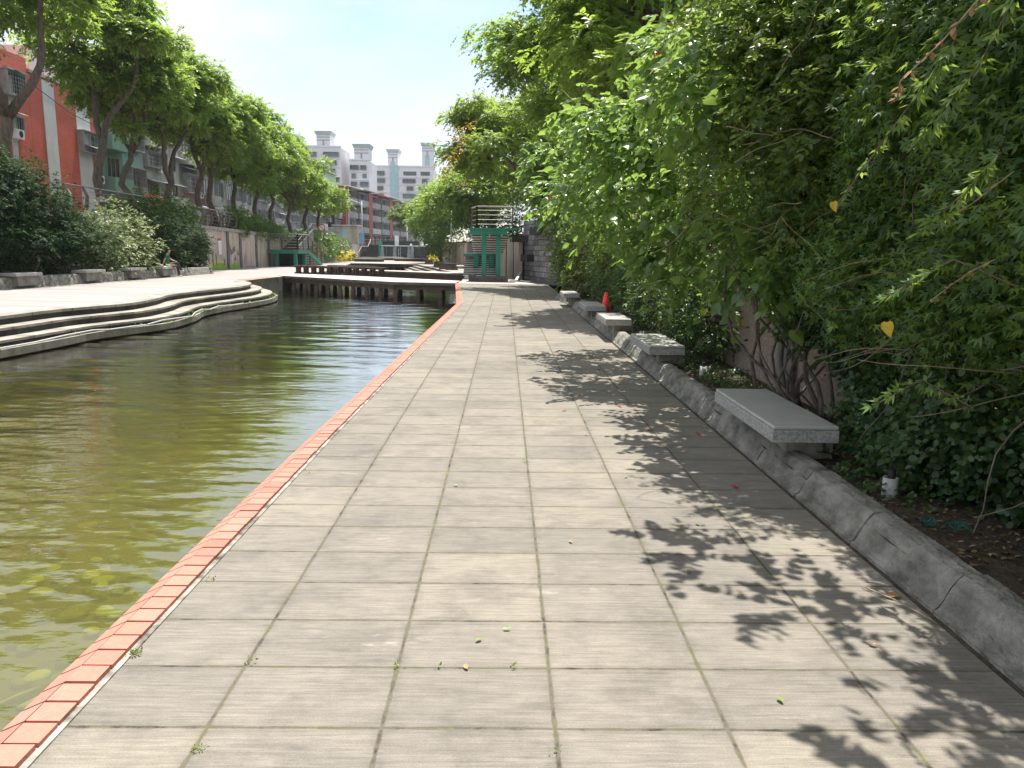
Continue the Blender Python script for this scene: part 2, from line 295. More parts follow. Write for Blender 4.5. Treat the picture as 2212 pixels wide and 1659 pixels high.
def leafmesh(name, P, A, N, size, tpl, material, parent=None, rnd=None, seed=0):
    rg = np.random.default_rng(seed); T, F = TPL[tpl]; n = len(P); k = len(T)
    A = nz(A); B = nz(np.cross(N, A)); N = np.cross(A, B)
    V = P[:, None, :] + size[:, None, None]*(T[None, :, 0:1]*A[:, None, :] + T[None, :, 1:2]*B[:, None, :] + T[None, :, 2:3]*N[:, None, :])
    V = V.reshape(-1, 3); nf = len(F); lt = [len(f) for f in F]; flat = np.concatenate([np.array(f) for f in F])
    loops = (np.arange(n)[:, None]*k + flat[None, :]).ravel(); tot = np.tile(np.array(lt), n); start = np.concatenate([[0], np.cumsum(tot)[:-1]])
    me = bpy.data.meshes.new(name); me.vertices.add(len(V)); me.vertices.foreach_set('co', V.astype(np.float32).ravel())
    me.loops.add(len(loops)); me.loops.foreach_set('vertex_index', loops.astype(np.int32)); me.polygons.add(n*nf)
    me.polygons.foreach_set('loop_start', start.astype(np.int32)); me.polygons.foreach_set('loop_total', tot.astype(np.int32)); me.update(calc_edges=True)
    at_ = me.attributes.new('rnd', 'FLOAT', 'POINT')
    if rnd is None: rnd = rg.random(n)
    at_.data.foreach_set('value', np.repeat(rnd, k).astype(np.float32)); me.materials.append(material)
    o = bpy.data.objects.new(name, me); COL.objects.link(o); o.parent = parent; return o
def spray_cloud(rg, blobs, density, K, slen, leaf, up=.6, droop=.25, shell=.45, lump=.22, bottom=1.0):
    """sprays of K leaves on the lumpy outer layer of each ellipsoid (c, (rx,ry,rz)) -> P, A, N, size, rnd"""
    OP, OA, ON, OS, OR = [], [], [], [], []
    for c, r in blobs:
        r = np.array(r, float); c = np.array(c, float)
        n = max(4, int(density*4*math.pi*((r[0]*r[1]+r[1]*r[2]+r[0]*r[2])/3)))
        d = rndunit(rg, n); 
        if bottom < 1: d = d[(d[:, 2] > -.35) | (rg.random(n) < bottom)]; n = len(d)
        k1, k2 = rg.normal(size=(3,))*3.2, rg.normal(size=(3,))*5.5; ph = rg.random(2)*6.3
        f = 1 + lump*np.sin(d@k1+ph[0]) + lump*.6*np.sin(d@k2+ph[1])
        rad = f*(1 - shell*rg.random(n)**1.6)
        p0 = c + d*r*rad[:, None]; ax = nz(d*np.array([1,1,.35]) + rndunit(rg, n)*.75 + np.array([0,0,-droop]))
        side = nz(np.cross(ax, np.array([0,0,1.0]) + rndunit(rg, n)*.35)); clump = rg.random(n)
        L_ = slen*(.6+.8*rg.random(n))
        for j in range(K):
            tt = (j//2+.6)/(K/2); sgn = 1 if j % 2 else -1
            pos = p0 + ax*(L_*tt)[:, None] + np.array([0,0,-1])*(droop*L_*tt*tt*.8)[:, None]
            a = nz(ax*.75 + side*sgn*(1.0-.5*tt) + rndunit(rg, n)*.3 + np.array([0,0,-.18]))
            nm = nz(np.array([0,0,1.0])*up + d*.45 + rndunit(rg, n)*.5)
            OP.append(pos); OA.append(a); ON.append(nm); OS.append(leaf*(.6+.7*rg.random(n))); OR.append(np.clip(clump*.55+.45*rg.random(n), 0, 1))
    return [np.concatenate(x) for x in (OP, OA, ON, OS, OR)]
def foliage(name, blobs, density, K, slen, leaf, tpl, material, parent=None, seed=1, **k):
    rg = np.random.default_rng(seed); P, A, N, s, r = spray_cloud(rg, blobs, density, K, slen, leaf, **k)
    return leafmesh(name, P, A, N, s, tpl, material, parent, r, seed)
def limb(mb, a, b, r0, r1, rnd, wob=.12, n=6, seg=6, m=0):
    a = Vector(a); b = Vector(b); L_ = (b-a).length; pts = []; rad = []; d_ = (b-a).normalized(); sx_ = d_.orthogonal().normalized(); sy_ = d_.cross(sx_); ph = (rnd.uniform(0,6.3), rnd.uniform(0,6.3)); seg = max(seg, 7)
    for i in range(seg+1):
        t_ = i/seg; p = a.lerp(b, t_)
        w1 = math.sin(t_*math.pi)*math.sin(t_*3.1+ph[0])*wob*L_*.28; w2 = math.sin(t_*math.pi)*math.sin(t_*4.3+ph[1])*wob*L_*.28
        pts.append(p+sx_*w1+sy_*w2); rad.append(r0+(r1-r0)*t_)
    mb.tube(pts, rad, n, m); return pts

# ------------------------------------------------------------------ levels of the place
WATER = -.7
# ground sheet below everything, to the horizon
struct('ground', MB().box(-168, 168, -28, 458, -2.2, -1.6), M['soil'])
TOPC = [(-12.2,-6),(-11.6,6),(-11.0,13),(-10.78,16.5),(-10.72,18.4),(-10.33,19.9),(-10.12,21.0),(-10.3,22.8),(-10.72,24.7),(-10.76,26.6),(-10.58,28.8),(-10.5,30.8),(-10.75,32.7),(-11.3,34.4),(-12.2,36.2)]
def smooth(pts, n=6):
    o = []
    for i in range(len(pts)-1):
        p = [Vector(pts[max(0, min(len(pts)-1, j))]+(0,)) for j in (i-1, i, i+1, i+2)]
        for k in range(n):
            t_ = k/n; q = .5*((2*p[1]) + (-p[0]+p[2])*t_ + (2*p[0]-5*p[1]+4*p[2]-p[3])*t_**2 + (-p[0]+3*p[1]-3*p[2]+p[3])*t_**3); o.append((q.x, q.y))
    o.append(pts[-1]); return o
TC = smooth(TOPC)
def offs(c, d):
    o = []
    for i, p in enumerate(c):
        a = Vector(c[max(0, i-1)]); b = Vector(c[min(len(c)-1, i+1)]); t_ = (b-a).normalized(); nrm = Vector((t_.y, -t_.x)); o.append((p[0]+nrm.x*d, p[1]+nrm.y*d))
    return o
LE = [(-12.1,37.3),(-12.1,41.7),(-12.9,47.9),(-12.3,53),(-14.5,70),(-17.0,86)]     # left bank beyond the steps
RE = [(-1.40,-6),(-1.40,6),(-1.22,22.44),(-2.13,36.3),(-2.3,44),(-2.6,50.7),(-4.7,60),(-10.0,87)]  # right bank
left = offs(TC, -.02) + LE
struct('plaza', MB().prism([(-20,-6)]+left+[(-20,86)], -1.55, 0, 0, 1), [M['plaza'], M['bank']])
struct('path', MB().prism(RE[:4]+[(2.0,36.3),(2.0,-6)], -1.55, 0, 0, 1), [M['paving'], M['bank']])
struct('plaza_beyond', MB().prism([(-20,86),(-17,86),(-10,87),(-4.7,60),(-2.6,50.7),(-2.3,44),(-2.13,36.3),(2.0,36.3),(1.2,41),(-.4,52),(-4.1,82.5),(-7.65,96.3),(-13.4,137),(-27,141)], -1.55, 0.0, 0, 1), [M['plaza'], M['bank']])
# steps down to the water: two curved treads and a low channel kerb
def band(c, d0, d1, z0, z1, m, name, mats, cut=None):
    a = offs(c, d0); b = offs(c, d1); mb = MB(); n = len(a)
    vs = [(p[0],p[1],z1) for p in a]+[(p[0],p[1],z1) for p in b]+[(p[0],p[1],z0) for p in b]+[(p[0],p[1],z0) for p in a]
    fs = []
    for i in range(n-1): fs += [(i,i+1,n+i+1,n+i)]
    mb.add(vs, fs, 0); mb.add(vs, [(n+i,n+i+1,2*n+i+1,2*n+i) for i in range(n-1)], 1)
    mb.add(vs, [(0,n,2*n,3*n),(n-1,4*n-1,3*n-1,2*n-1)], 1)
    mb.add(vs, [(3*n+i,3*n+i+1,i+1,i) for i in range(n-1)], 1)
    return struct(name, mb, mats)
for kk, pitch in (('stepstone', 1.35), ('riser', .42)):
    t = M[kk].node_tree; p = t.nodes['Principled BSDF']; lk = p.inputs['Base Color'].links[0].from_socket; g_ = nn(t, 'ShaderNodeNewGeometry'); s_ = nn(t, 'ShaderNodeSeparateXYZ'); t.links.new(g_.outputs['Position'], s_.inputs[0])
    a_ = nn(t, 'ShaderNodeMath', operation='MULTIPLY'); a_.inputs[1].default_value = 1/pitch; t.links.new(s_.outputs[1], a_.inputs[0]); b_ = nn(t, 'ShaderNodeMath', operation='FRACT'); t.links.new(a_.outputs[0], b_.inputs[0])
    r_ = ramp(t, b_.outputs[0], [(0, (.22,.22,.22)), (.03, (.22,.22,.22)), (.045, (.5,.5,.5))]); fl_ = nn(t, 'ShaderNodeMath', operation='FLOOR'); t.links.new(a_.outputs[0], fl_.inputs[0]); w_ = nn(t, 'ShaderNodeTexWhiteNoise', noise_dimensions='1D'); t.links.new(fl_.outputs[0], w_.inputs['W'])
    c_ = mixc(t, .8, lk, r_.outputs[0], 'OVERLAY'); c_ = mixc(t, .3, c_, ramp(t, w_.outputs['Value'], [(0, (.3,.3,.3)), (1, (.68,.67,.64))]).outputs[0], 'OVERLAY'); st_ = noise(t, 1.6, 6, .7); c_ = mixc(t, .5, c_, ramp(t, st_.outputs['Fac'], [(.38, (.25,.25,.25)), (.6, (.6,.6,.6))]).outputs[0], 'OVERLAY'); t.links.new(c_, p.inputs['Base Color'])
ST = [M['stepstone'], M['riser']]
band(TC, -.42, .05, -.055, .012, 0, 'terrace_step', [M['stepstone'], M['stepstone']])       # rounded nosing slab of the plaza edge
band(TC, -.05, 0, -.6, -.055, 0, 'terrace_riser', [M['riser'], M['riser']])
band(TC, -.02, .47, -.235, -.18, 0, 'terrace_step', [M['stepstone'], M['stepstone']])
band(TC, -.02, .42, -1.5, -.235, 0, 'terrace_riser', [M['riser'], M['riser']])
band(TC, .42, .89, -.415, -.36, 0, 'terrace_step', [M['stepstone'], M['stepstone']])
band(TC, .42, .84, -1.5, -.415, 0, 'terrace_riser', [M['riser'], M['riser']])
band(TC, .84, 1.0, -1.5, -.62, 0, 'terrace_step', ST)
band(TC, 1.0, 1.1, -.66, -.5, 0, 'channel_kerb', [M['stepstone'], M['concrete']])
# water and its bed
WP = [(-13.4,-6),(-1.3,-6),(-1.3,6),(-1.1,22.4),(-2.0,36),(-2.2,44),(-2.5,50.7),(-4.6,60),(-9.9,87.5),(-17.2,87.5),(-14.8,70),(-12.6,53),(-13.2,47.9),(-12.6,41.6),(-12.6,37)]
bedm, t, p = newmat('pond_bed')
g = nn(t, 'ShaderNodeNewGeometry'); vo = nn(t, 'ShaderNodeTexVoronoi'); vo.inputs['Scale'].default_value = 4.2; t.links.new(g.outputs['Position'], vo.inputs['Vector'])
pc = ramp(t, vo.outputs['Distance'], [(.30, (1,1,1)), (.42, (0,0,0))]); vc = nn(t, 'ShaderNodeSeparateColor'); t.links.new(vo.outputs['Color'], vc.inputs[0])
tint = ramp(t, vc.outputs[0], [(.35, (.035,.036,.006)), (.55, (.06,.062,.010)), (.8, (.11,.11,.014)), (1, (.2,.18,.025))])
bn = noise(t, .9, 5, .6); bb = ramp(t, bn.outputs['Fac'], [(.35, (.035,.032,.006)), (.6, (.075,.066,.012)), (.8, (.17,.13,.03))])
t.links.new(mixc(t, pc.outputs[0], bb.outputs[0], tint.outputs[0]), p.inputs['Base Color']); p.inputs['Roughness'].default_value = .9
struct('pond_bed', MB().prism(WP, -1.6, -1.02), bedm)
wm, t, p = newmat('pond_water'); t.nodes.remove(p)
gl = nn(t, 'ShaderNodeBsdfGlossy'); gl.inputs['Roughness'].default_value = .02; tr = nn(t, 'ShaderNodeBsdfTransparent'); tr.inputs[0].default_value = (.80,.80,.42,1)
df = nn(t, 'ShaderNodeBsdfDiffuse'); df.inputs[0].default_value = (.25,.235,.075,1)
ly = nn(t, 'ShaderNodeFresnel'); ly.inputs['IOR'].default_value = 1.36
n1 = noise(t, 1.9, 3, .6, (1.0, 2.4, 1)); n2 = noise(t, 7, 3, .6, (1, 2.2, 1)); n3 = noise(t, .33, 3)
cal = ramp(t, n3.outputs['Fac'], [(.38, (.25,.25,.25)), (.6, (1,1,1))])
# calmer strip in the lee of the kerb
sx = nn(t, 'ShaderNodeSeparateXYZ'); gg = nn(t, 'ShaderNodeNewGeometry'); t.links.new(gg.outputs['Position'], sx.inputs[0])
lee = nn(t, 'ShaderNodeMapRange'); lee.inputs['From Min'].default_value = -1.6; lee.inputs['From Max'].default_value = -2.8; lee.inputs['To Min'].default_value = .12; lee.inputs['To Max'].default_value = 1
t.links.new(sx.outputs[0], lee.inputs[0])
mu = nn(t, 'ShaderNodeMath', operation='MULTIPLY'); ad = nn(t, 'ShaderNodeMath', operation='MULTIPLY_ADD'); ad.inputs[1].default_value = .3
pat = nn(t, 'ShaderNodeMath', operation='MULTIPLY')
t.links.new(n2.outputs['Fac'], ad.inputs[0]); t.links.new(n1.outputs['Fac'], ad.inputs[2]); t.links.new(ad.outputs[0], pat.inputs[0]); t.links.new(cal.outputs[0], pat.inputs[1]); t.links.new(pat.outputs[0], mu.inputs[0]); t.links.new(lee.outputs[0], mu.inputs[1])
bu = nn(t, 'ShaderNodeBump'); bu.inputs['Strength'].default_value = 1.0; bu.inputs['Distance'].default_value = .012; t.links.new(mu.outputs[0], bu.inputs['Height'])
t.links.new(bu.outputs[0], gl.inputs['Normal'])
m1 = nn(t, 'ShaderNodeMixShader'); m1.inputs[0].default_value = .34; t.links.new(tr.outputs[0], m1.inputs[1]); t.links.new(df.outputs[0], m1.inputs[2])
m2 = nn(t, 'ShaderNodeMixShader'); fb = nn(t, 'ShaderNodeMath', operation='MULTIPLY_ADD'); fb.inputs[1].default_value = 1.9; fb.inputs[2].default_value = .05; fb.use_clamp = True
t.links.new(ly.outputs[0], fb.inputs[0]); t.links.new(fb.outputs[0], m2.inputs[0]); t.links.new(m1.outputs[0], m2.inputs[1]); t.links.new(gl.outputs[0], m2.inputs[2]); t.links.new(m2.outputs[0], t.nodes['Material Output'].inputs[0])
# the pool surface: a rippled sheet (grid finer near the path), flat in the far pools
gy = [1.2]
while gy[-1] < 47: gy.append(gy[-1]+max(.028, gy[-1]*.0058))
gy = np.array(gy); gx = np.arange(-13.4, -1.12, .045); X_, Y_ = np.meshgrid(gx, gy); rg = np.random.default_rng(4); H_ = np.zeros_like(X_)
wx = .25*np.sin(X_*1.3+Y_*.7)+.2*np.sin(Y_*1.9-X_*.6); wy = .25*np.sin(X_*.9-Y_*1.1)+.15*np.sin(X_*2.7+1)
dY_ = np.maximum(.028, Y_*.0058)
for k in range(26):
    lam = .085*(1.12**k)*rg.uniform(.9,1.1); th = rg.normal()*.55+.12; kk = 2*math.pi/lam; am = (.036 if lam < .35 else .014)/kk*np.clip(lam/dY_/2-1, 0, 1)
    env = .5+.5*np.sin(X_*rg.uniform(.4,1.4)+Y_*rg.uniform(.2,.9)+rg.uniform(0,6)); H_ += am*env*1.5*np.sin(kk*((X_+wx*.3)*math.sin(th)+(Y_+wy*.3)*math.cos(th))+rg.uniform(0,6.3))
pt = .45+.55*np.clip(.5+.9*np.sin(X_*.55+Y_*.21+1)*np.sin(Y_*.33-X_*.2+.5)+.3*np.sin(X_*1.4-Y_*.9), 0, 1); H_ *= pt*np.clip((-1.5-X_)/1.2, .12, 1)
V_ = np.stack([X_, Y_, WATER+H_], -1).reshape(-1, 3); nx_, ny_ = len(gx), len(gy); i_ = (np.arange(ny_-1)[:, None]*nx_+np.arange(nx_-1)[None, :]).ravel()
F_ = np.stack([i_, i_+1, i_+nx_+1, i_+nx_], 1); far_ = [(-13.4,gy[-1]),(-1.1,gy[-1]),(-2.4,50.7),(-4.5,60),(-9.8,87.5),(-17.2,87.5),(-14.8,70),(-12.6,53)]
near_ = [(-13.4,-6),(-1.12,-6),(-1.12,gy[0]),(-13.4,gy[0])]; nv = len(V_); ex = np.array([(a, b, WATER) for a, b in far_+near_])
me = bpy.data.meshes.new('water'); me.vertices.add(nv+len(ex)); me.vertices.foreach_set('co', np.concatenate([V_, ex]).astype(np.float32).ravel())
lp = np.concatenate([F_.ravel(), nv+np.arange(len(ex))]); tot = np.concatenate([np.full(len(F_), 4), [8, 4]]); me.loops.add(len(lp)); me.loops.foreach_set('vertex_index', lp.astype(np.int32))
me.polygons.add(len(tot)); me.polygons.foreach_set('loop_start', np.concatenate([[0], np.cumsum(tot)[:-1]]).astype(np.int32)); me.polygons.foreach_set('loop_total', tot.astype(np.int32)); me.update(calc_edges=True)
me.polygons.foreach_set('use_smooth', [True]*len(tot)); me.materials.append(wm); wo = bpy.data.objects.new('water', me); COL.objects.link(wo); tag(wo, kind='structure')

# red tile kerb along the path, tile by tile, with the bright mortar strip beside it
def tilekerb(line, w_in, w_out, name, step=.11):
    mb = MB(); rnd = random.Random(3); mo = MB()
    for (a, b) in zip(line[:-1], line[1:]):
        a = Vector(a+(0,)); b = Vector(b+(0,)); L_ = (b-a).length; d = (b-a)/L_; nrm = Vector((-d.y, d.x, 0)); n = int(L_/step)
        T0 = Matrix(((d.x, nrm.x, 0, a.x), (d.y, nrm.y, 0, a.y), (0, 0, 1, 0), (0, 0, 0, 1))); st = L_/n
        for i in range(n):
            j = rnd.uniform(-.002, .002); g_ = .006
            mb.box(i*st+g_, (i+1)*st-g_, .0+j, w_in, -.1, .022+j, 0, T0)          # top tile
            s0 = [Vector((i*st+g_, w_in+.004, .020)), Vector(((i+1)*st-g_, w_in+.004, .020)), Vector(((i+1)*st-g_, w_in+w_out, -.015)), Vector((i*st+g_, w_in+w_out, -.015))]
            s1 = [Vector((p_.x, p_.y, -.1)) for p_ in s0]; vs = [T0 @ p_ for p_ in s0+s1]
            mb.add(vs, ((0,1,2,3),(3,2,6,7),(0,4,5,1),(0,3,7,4),(1,5,6,2)), 0)
        mo.box(-.01, L_+.01, -.022, w_in, -.14, .006, 0, T0); mo.box(-.01, L_+.01, w_in+.001, w_in+w_out-.02, -.14, -.03, 0, T0)
    struct(name, mb, M['redtile']); struct('kerb_mortar', mo, M['mortar'])
tilekerb([(-1.395,-2),(-1.395,6),(-1.215,22.44),(-2.13,36.3)], .105, .08, 'tile_kerb')
struct('tile_kerb', MB().prism([(-12.7,37.0),(-12.1,37.2),(-12.1,41.6),(-12.7,41.6)], -.02, .02), M['redtile'])

# right planter: rendered kerb, soil and litter
def kerbrun(pts, prof, name, m, joint=.62, seed=0):
    """pts: ground line; prof: (offset, z) profile. Segments with joints, slight irregularity"""
    rnd = random.Random(seed); mb = MB(); cur = [Vector(p+(0,)) for p in pts]; segs = []
    for a, b in zip(cur[:-1], cur[1:]):
        L_ = (b-a).length; n = max(1, int(L_/joint))
        for i in range(n): segs.append((a.lerp(b, i/n), a.lerp(b, (i+1)/n)))
    for a, b in segs:
        d = (b-a).normalized(); nr = Vector((d.y, -d.x, 0)); g_ = .006; K = 7; rows = []
        j = rnd.uniform(-.006, .006)
        for i in range(K):
            q = a + d*g_ + (b-a-d*2*g_)*(i/(K-1)); e = 0
            rows.append([q + nr*(o_+ (rnd.uniform(-.006,.006) if 0 < k < len(prof)-1 else 0) + (e if k < len(prof)//2+1 else 0)) + Vector((0,0,z_+ (j+rnd.uniform(-.004,.004)-e*.6 if z_ > .05 else 0))) for k, (o_, z_) in enumerate(prof)])
        vs = [p_ for r_ in rows for p_ in r_]; np_ = len(prof)
        mb.add(vs, [(i*np_+k, i*np_+k+1, (i+1)*np_+k+1, (i+1)*np_+k) for i in range(K-1) for k in range(np_-1)] + [tuple(range(np_)), tuple(range((K-1)*np_, K*np_))[::-1]])
    o = mb.build(name, m, smooth=False); tag(o, kind='structure'); return o
PROF = [(-.01,-.05),(-.01,.022),(.012,.03),(.03,.07),(.055,.115),(.078,.155),(.10,.178),(.15,.186),(.20,.18),(.215,.165),(.215,.02)]
kerbrun([(1.84,-2.5),(1.84,22.8),(1.6,25)], PROF, 'planter_kerb', M['kerbstone'], .78)
struct('kerb_joint', MB().box(1.81, 1.86, -2.5, 23, -.02, .004), M['soil'])
struct('planter_soil', MB().prism([(1.9,-2.5),(2.9,-2.5),(2.9,34),(1.9,25)], -.03, .12), M['soil'])
# planter wall of pink pebbledash with grey pillars
t_ = thing('planter_wall', 'pink pebbledash retaining wall with grey pillars behind the granite benches on the right', 'wall', (2.85, 0, 0))
MB().box(0, .3, -3, 34, 0, 2.55).build('wall', M['pinkwall'], t_)
MB().box(-.03, .34, -3, 34, 2.552, 2.68).build('coping', M['coping'], t_)
for y in (-1.2, 2.9, 7.35, 11.5, 15.6, 19.7, 24, 28.5): MB().box(-.06, -.002, y, y+.42, 0, 2.55).build('pillar', M['pillargrey'], t_)
# street levels
def zl(y): return float(np.interp(y, [-10, 50, 67, 86, 140, 400], [3.3, 2.97, 2.74, 2.6, 2.4, 2.4]))
mb = MB(); ys = [-10, 20, 50, 67, 86, 140, 220, 420]
def wl(y): return float(np.interp(y, [-10, 86, 140, 170, 420], [-20.3, -20.3, -26.2, -26.5, -26]))
for a, b in zip(ys[:-1], ys[1:]):
    q = [(wl(a), a, zl(a)), (wl(b), b, zl(b)), (-140, b, zl(b)), (-140, a, zl(a))]; mb.add(q+[(x, y, -1.5) for x, y, z in q], ((0,1,2,3),(0,4,5,1)))
struct('left_street', mb, M['street'])
mb = MB(); rr = [(3.15,-10),(3.15,34),(1.4,41.5),(-.1,52),(-3.8,82.5),(-7.3,96.3),(-13.2,137),(-13,420)]
for (xa, ya), (xb, yb) in zip(rr[:-1], rr[1:]): mb.add([(xa,ya,2.5),(xb,yb,2.5),(160,yb,2.5),(160,ya,2.5),(xa,ya,-1.5),(xb,yb,-1.5)], ((0,1,2,3),(0,4,5,1)))
struct('right_street', mb, M['street'])
struct('far_street', MB().box(-27, -13.0, 143.6, 420, -1.5, 2.4), M['street'])

# left retaining wall with panels, dark pilasters, coping, mural
t_ = thing('canal_wall', 'long concrete retaining wall with painted panels and dark stone pilasters behind the left promenade', 'wall', (-20, 0, 0))
pl = [-6, 5, 12, 19, 26, 33, 40, 47.6, 49.9, 55.2, 59.3, 63.4, 66.3, 70, 75, 80, 86]
pl = [-6, 4, 11, 18, 25, 32, 39, 49.4, 52.05, 56.46, 59.15, 62.9, 66.2, 70, 75, 80, 86]
for i, (a, b) in enumerate(zip(pl[:-1], pl[1:])):
    mb = MB(); za, zb = zl(a)-.2, zl(b)-.2
    mb.add([(0,a,0),(0,b,0),(0,b,zb),(0,a,za),(-.3,a,0),(-.3,b,0),(-.3,b,zb),(-.3,a,za)], ((0,1,2,3),(3,2,6,7),(4,7,6,5)))
    mb.build('panel', M['panel_pink' if i in (8, 10) else 'panel_tan'], t_)
    if i: MB().box(.002, .06, a-.22, a+.22, 0, zl(a)-.22).build('pilaster', M['pilaster'], t_)
mb = MB()
for a, b in zip(ys[:-3], ys[1:-2]):
    if b > 86: break
    mb.add([(-.36,a,zl(a)-.198),(.1,a,zl(a)-.198),(.1,a,zl(a)+.02),(-.36,a,zl(a)+.02),(-.36,b,zl(b)-.198),(.1,b,zl(b)-.198),(.1,b,zl(b)+.02),(-.36,b,zl(b)+.02)], ((0,1,2,3),(0,4,5,1),(1,5,6,2),(2,6,7,3),(3,7,4,0)))
mb.build('coping', M['coping'], t_)
# mural (flat paint) on the wall
MU = {'g': mat('mural_green', (.16,.33,.05), (.30,.38,.06), 1.2, .9), 'y': mat('mural_yellow', (.55,.5,.1), (.4,.42,.08), 2, .9), 'gr': mat('mural_grey', (.17,.16,.15), (.1,.1,.1), 2, .9),
      'r': mat('mural_red', (.5,.06,.05), (.35,.08,.06), 2, .9), 'w': mat('mural_pale', (.5,.52,.55), (.38,.4,.45), 2, .9), 'p': mat('mural_lilac', (.38,.28,.33), (.3,.22,.27), 2, .9)}
mu = thing('mural', 'faded wall painting of green hills, grey creatures and red mushrooms', 'mural', (-19.985, 0, 0))
def flat(name, pts, key, dz=0):
    b = MB(); n = len(pts); b.add([(dz, y, z) for y, z in pts]+[(dz-.008, y, z) for y, z in pts], [tuple(range(n)), tuple(range(n, 2*n))[::-1]]+[(i,(i+1)%n,(i+1)%n+n,i+n) for i in range(n)]); return b.build(name, MU[key], mu)
def arc(yc, zc, ry, rz, a0=0, a1=180, n=14): return [(yc+ry*math.cos(R(a0+(a1-a0)*i/n)), zc+rz*math.sin(R(a0+(a1-a0)*i/n))) for i in range(n+1)]
flat('hill', arc(54.4, .03, 1.9, .62), 'y'); flat('hill', arc(54.8, .03, 1.6, .44), 'g', .004)
flat('hill', arc(57.9, .03, 1.1, .42), 'g', .002); flat('hill', arc(61.1, .03, 1.4, .15), 'p', .002)
for y0, h in ((53.5, 1.45), (54.15, 1.2), (55.7, .85)): flat('creature', [(y0-.13,.3),(y0-.09,h*.6),(y0-.22,h),(y0-.06,h*.8),(y0+.06,h*.8),(y0+.2,h),(y0+.08,h*.6),(y0+.13,.3)], 'gr', .01)
flat('creature', [(57.0,.3),(57.1,.9),(57.5,1.35),(58.0,1.55),(58.5,1.2),(58.1,1.35),(57.7,1.1),(57.45,.4)], 'w', .01)
flat('creature', [(57.0,1.0),(56.8,1.8),(57.2,1.3),(57.8,1.65),(58.1,1.35),(57.5,1.1)], 'gr', .014)
for y0, z0 in ((57.95, .6), (58.6, 1.0)): flat('mushroom', [(y0-.2,z0),(y0,z0+.42),(y0+.2,z0)], 'r', .012); flat('stem', [(y0-.04,z0-.4),(y0-.04,z0-.002),(y0+.04,z0-.002),(y0+.04,z0-.4)], 'w', .012)
for y0, h in ((60.4, 1.75), (61.6, .6), (60.0, 1.1)): flat('creature', [(y0-.14,.3),(y0-.2,h*.5),(y0-.05,h*.7),(y0,h),(y0+.05,h*.7),(y0+.2,h*.5),(y0+.13,.3)], 'p', .01)
nb = thing('notice_board', 'narrow white notice with a red header fixed to the painted wall', 'notice', (-19.97, 54.85, 1.05)); MB().box(0,.02,-.28,.28,0,.95).build('sheet', M['white'], nb); MB().box(0,.024,-.28,.28,.953,1.1).build('header', MU['r'], nb)
bm_ = MB()
for k in range(8): bm_.box(.0205,.0235,-.2,.18,.08+k*.1,.1+k*.1)
bm_.build('lines', MU['p'], nb)
# wall of the canal further on, left of the far stairs
t_ = thing('far_canal_wall', 'grey streaked wall under the hanging ivy left of the far stone stairs', 'wall', (0,0,0))
M['greywall'] = mat('grey_streaked_wall', (.34,.32,.30), (.25,.235,.22), 1, .9, .2, .01, streak=(.13,.12,.11))
mb = MB(); mb.add([(-20,86,0),(-26,140,0),(-26,140,2.35),(-20,86,2.55),(-20.3,86,0),(-26.3,140,0),(-26.3,140,2.35),(-20.3,86,2.55)], ((0,1,2,3),(4,7,6,5),(3,2,6,7),(0,3,7,4))); mb.build('wall', M['greywall'], t_)

# granite slab benches
def bench(x, y, ln=1.42, w_=.44, z=.28, rz=0, lab='', grp='granite benches along the right planter', name='granite_bench'):
    t_ = thing(name, lab, 'bench', (x, y, 0), rz, grp)
    o = MB().box(0, w_, 0, ln, z, z+.085).build('slab', M['granite'], t_, bevel=.006)
    MB().box(.004, w_-.004, .004, ln-.004, z+.087, z+.112).build('top', M['granite_top'], t_, bevel=.008)
    if w_ < .5:
        for a in (.2, ln-.42): MB().box(.17, w_+.05, a, a+.22, .1, z-.001).build('support', M['support'], t_)
    else: MB().box(.12, w_-.1, .22, ln-.2, .1, z-.001).build('support', M['concrete'], t_)
    return t_
for x, y, l in ((1.77, 4.9, 'nearest granite bench on the right kerb, dappled with sun by the pink wall'), (1.76, 9.25, 'second nearest granite slab bench on the right kerb, in full leaf shade'),
                (1.72, 13.0, 'third granite slab bench on the right, just nearer than the red traffic cone'), (1.70, 16.2, 'fourth granite slab bench on the right, beside and beyond the red traffic cone'), (1.60, 21.0, 'farthest granite slab bench on the right kerb')):
    bench(x, y, lab=l)
# left planter kerb + benches
kerbrun([(-16.6,10),(-17.1,22),(-17.2,46),(-18.4,48.5),(-19.9,48.8)][::-1], [(0,-.05),(0,.02),(.09,.34),(.13,.40),(.3,.41),(.32,.3)], 'planter_kerb', M['kerbstone'], 1.1, 3)
struct('planter_soil', MB().prism([(-20,8),(-16.8,10),(-17.3,22),(-17.4,46),(-18.5,48.2),(-20,48.6)], -.01, .3), M['soil'])
for y, l in ((27.0, 'first long granite bench on the left kerb, at the left edge of the photo'), (31.5, 'second granite bench from the left edge, on the left kerb'), (35.3, 'granite bench on the left kerb just nearer than the seated person'), (38.6, 'granite bench on the left kerb with the person sitting on it')):
    bench(-17.5, y, 1.55, .6, .44, 0, l, 'granite benches along the left planter')

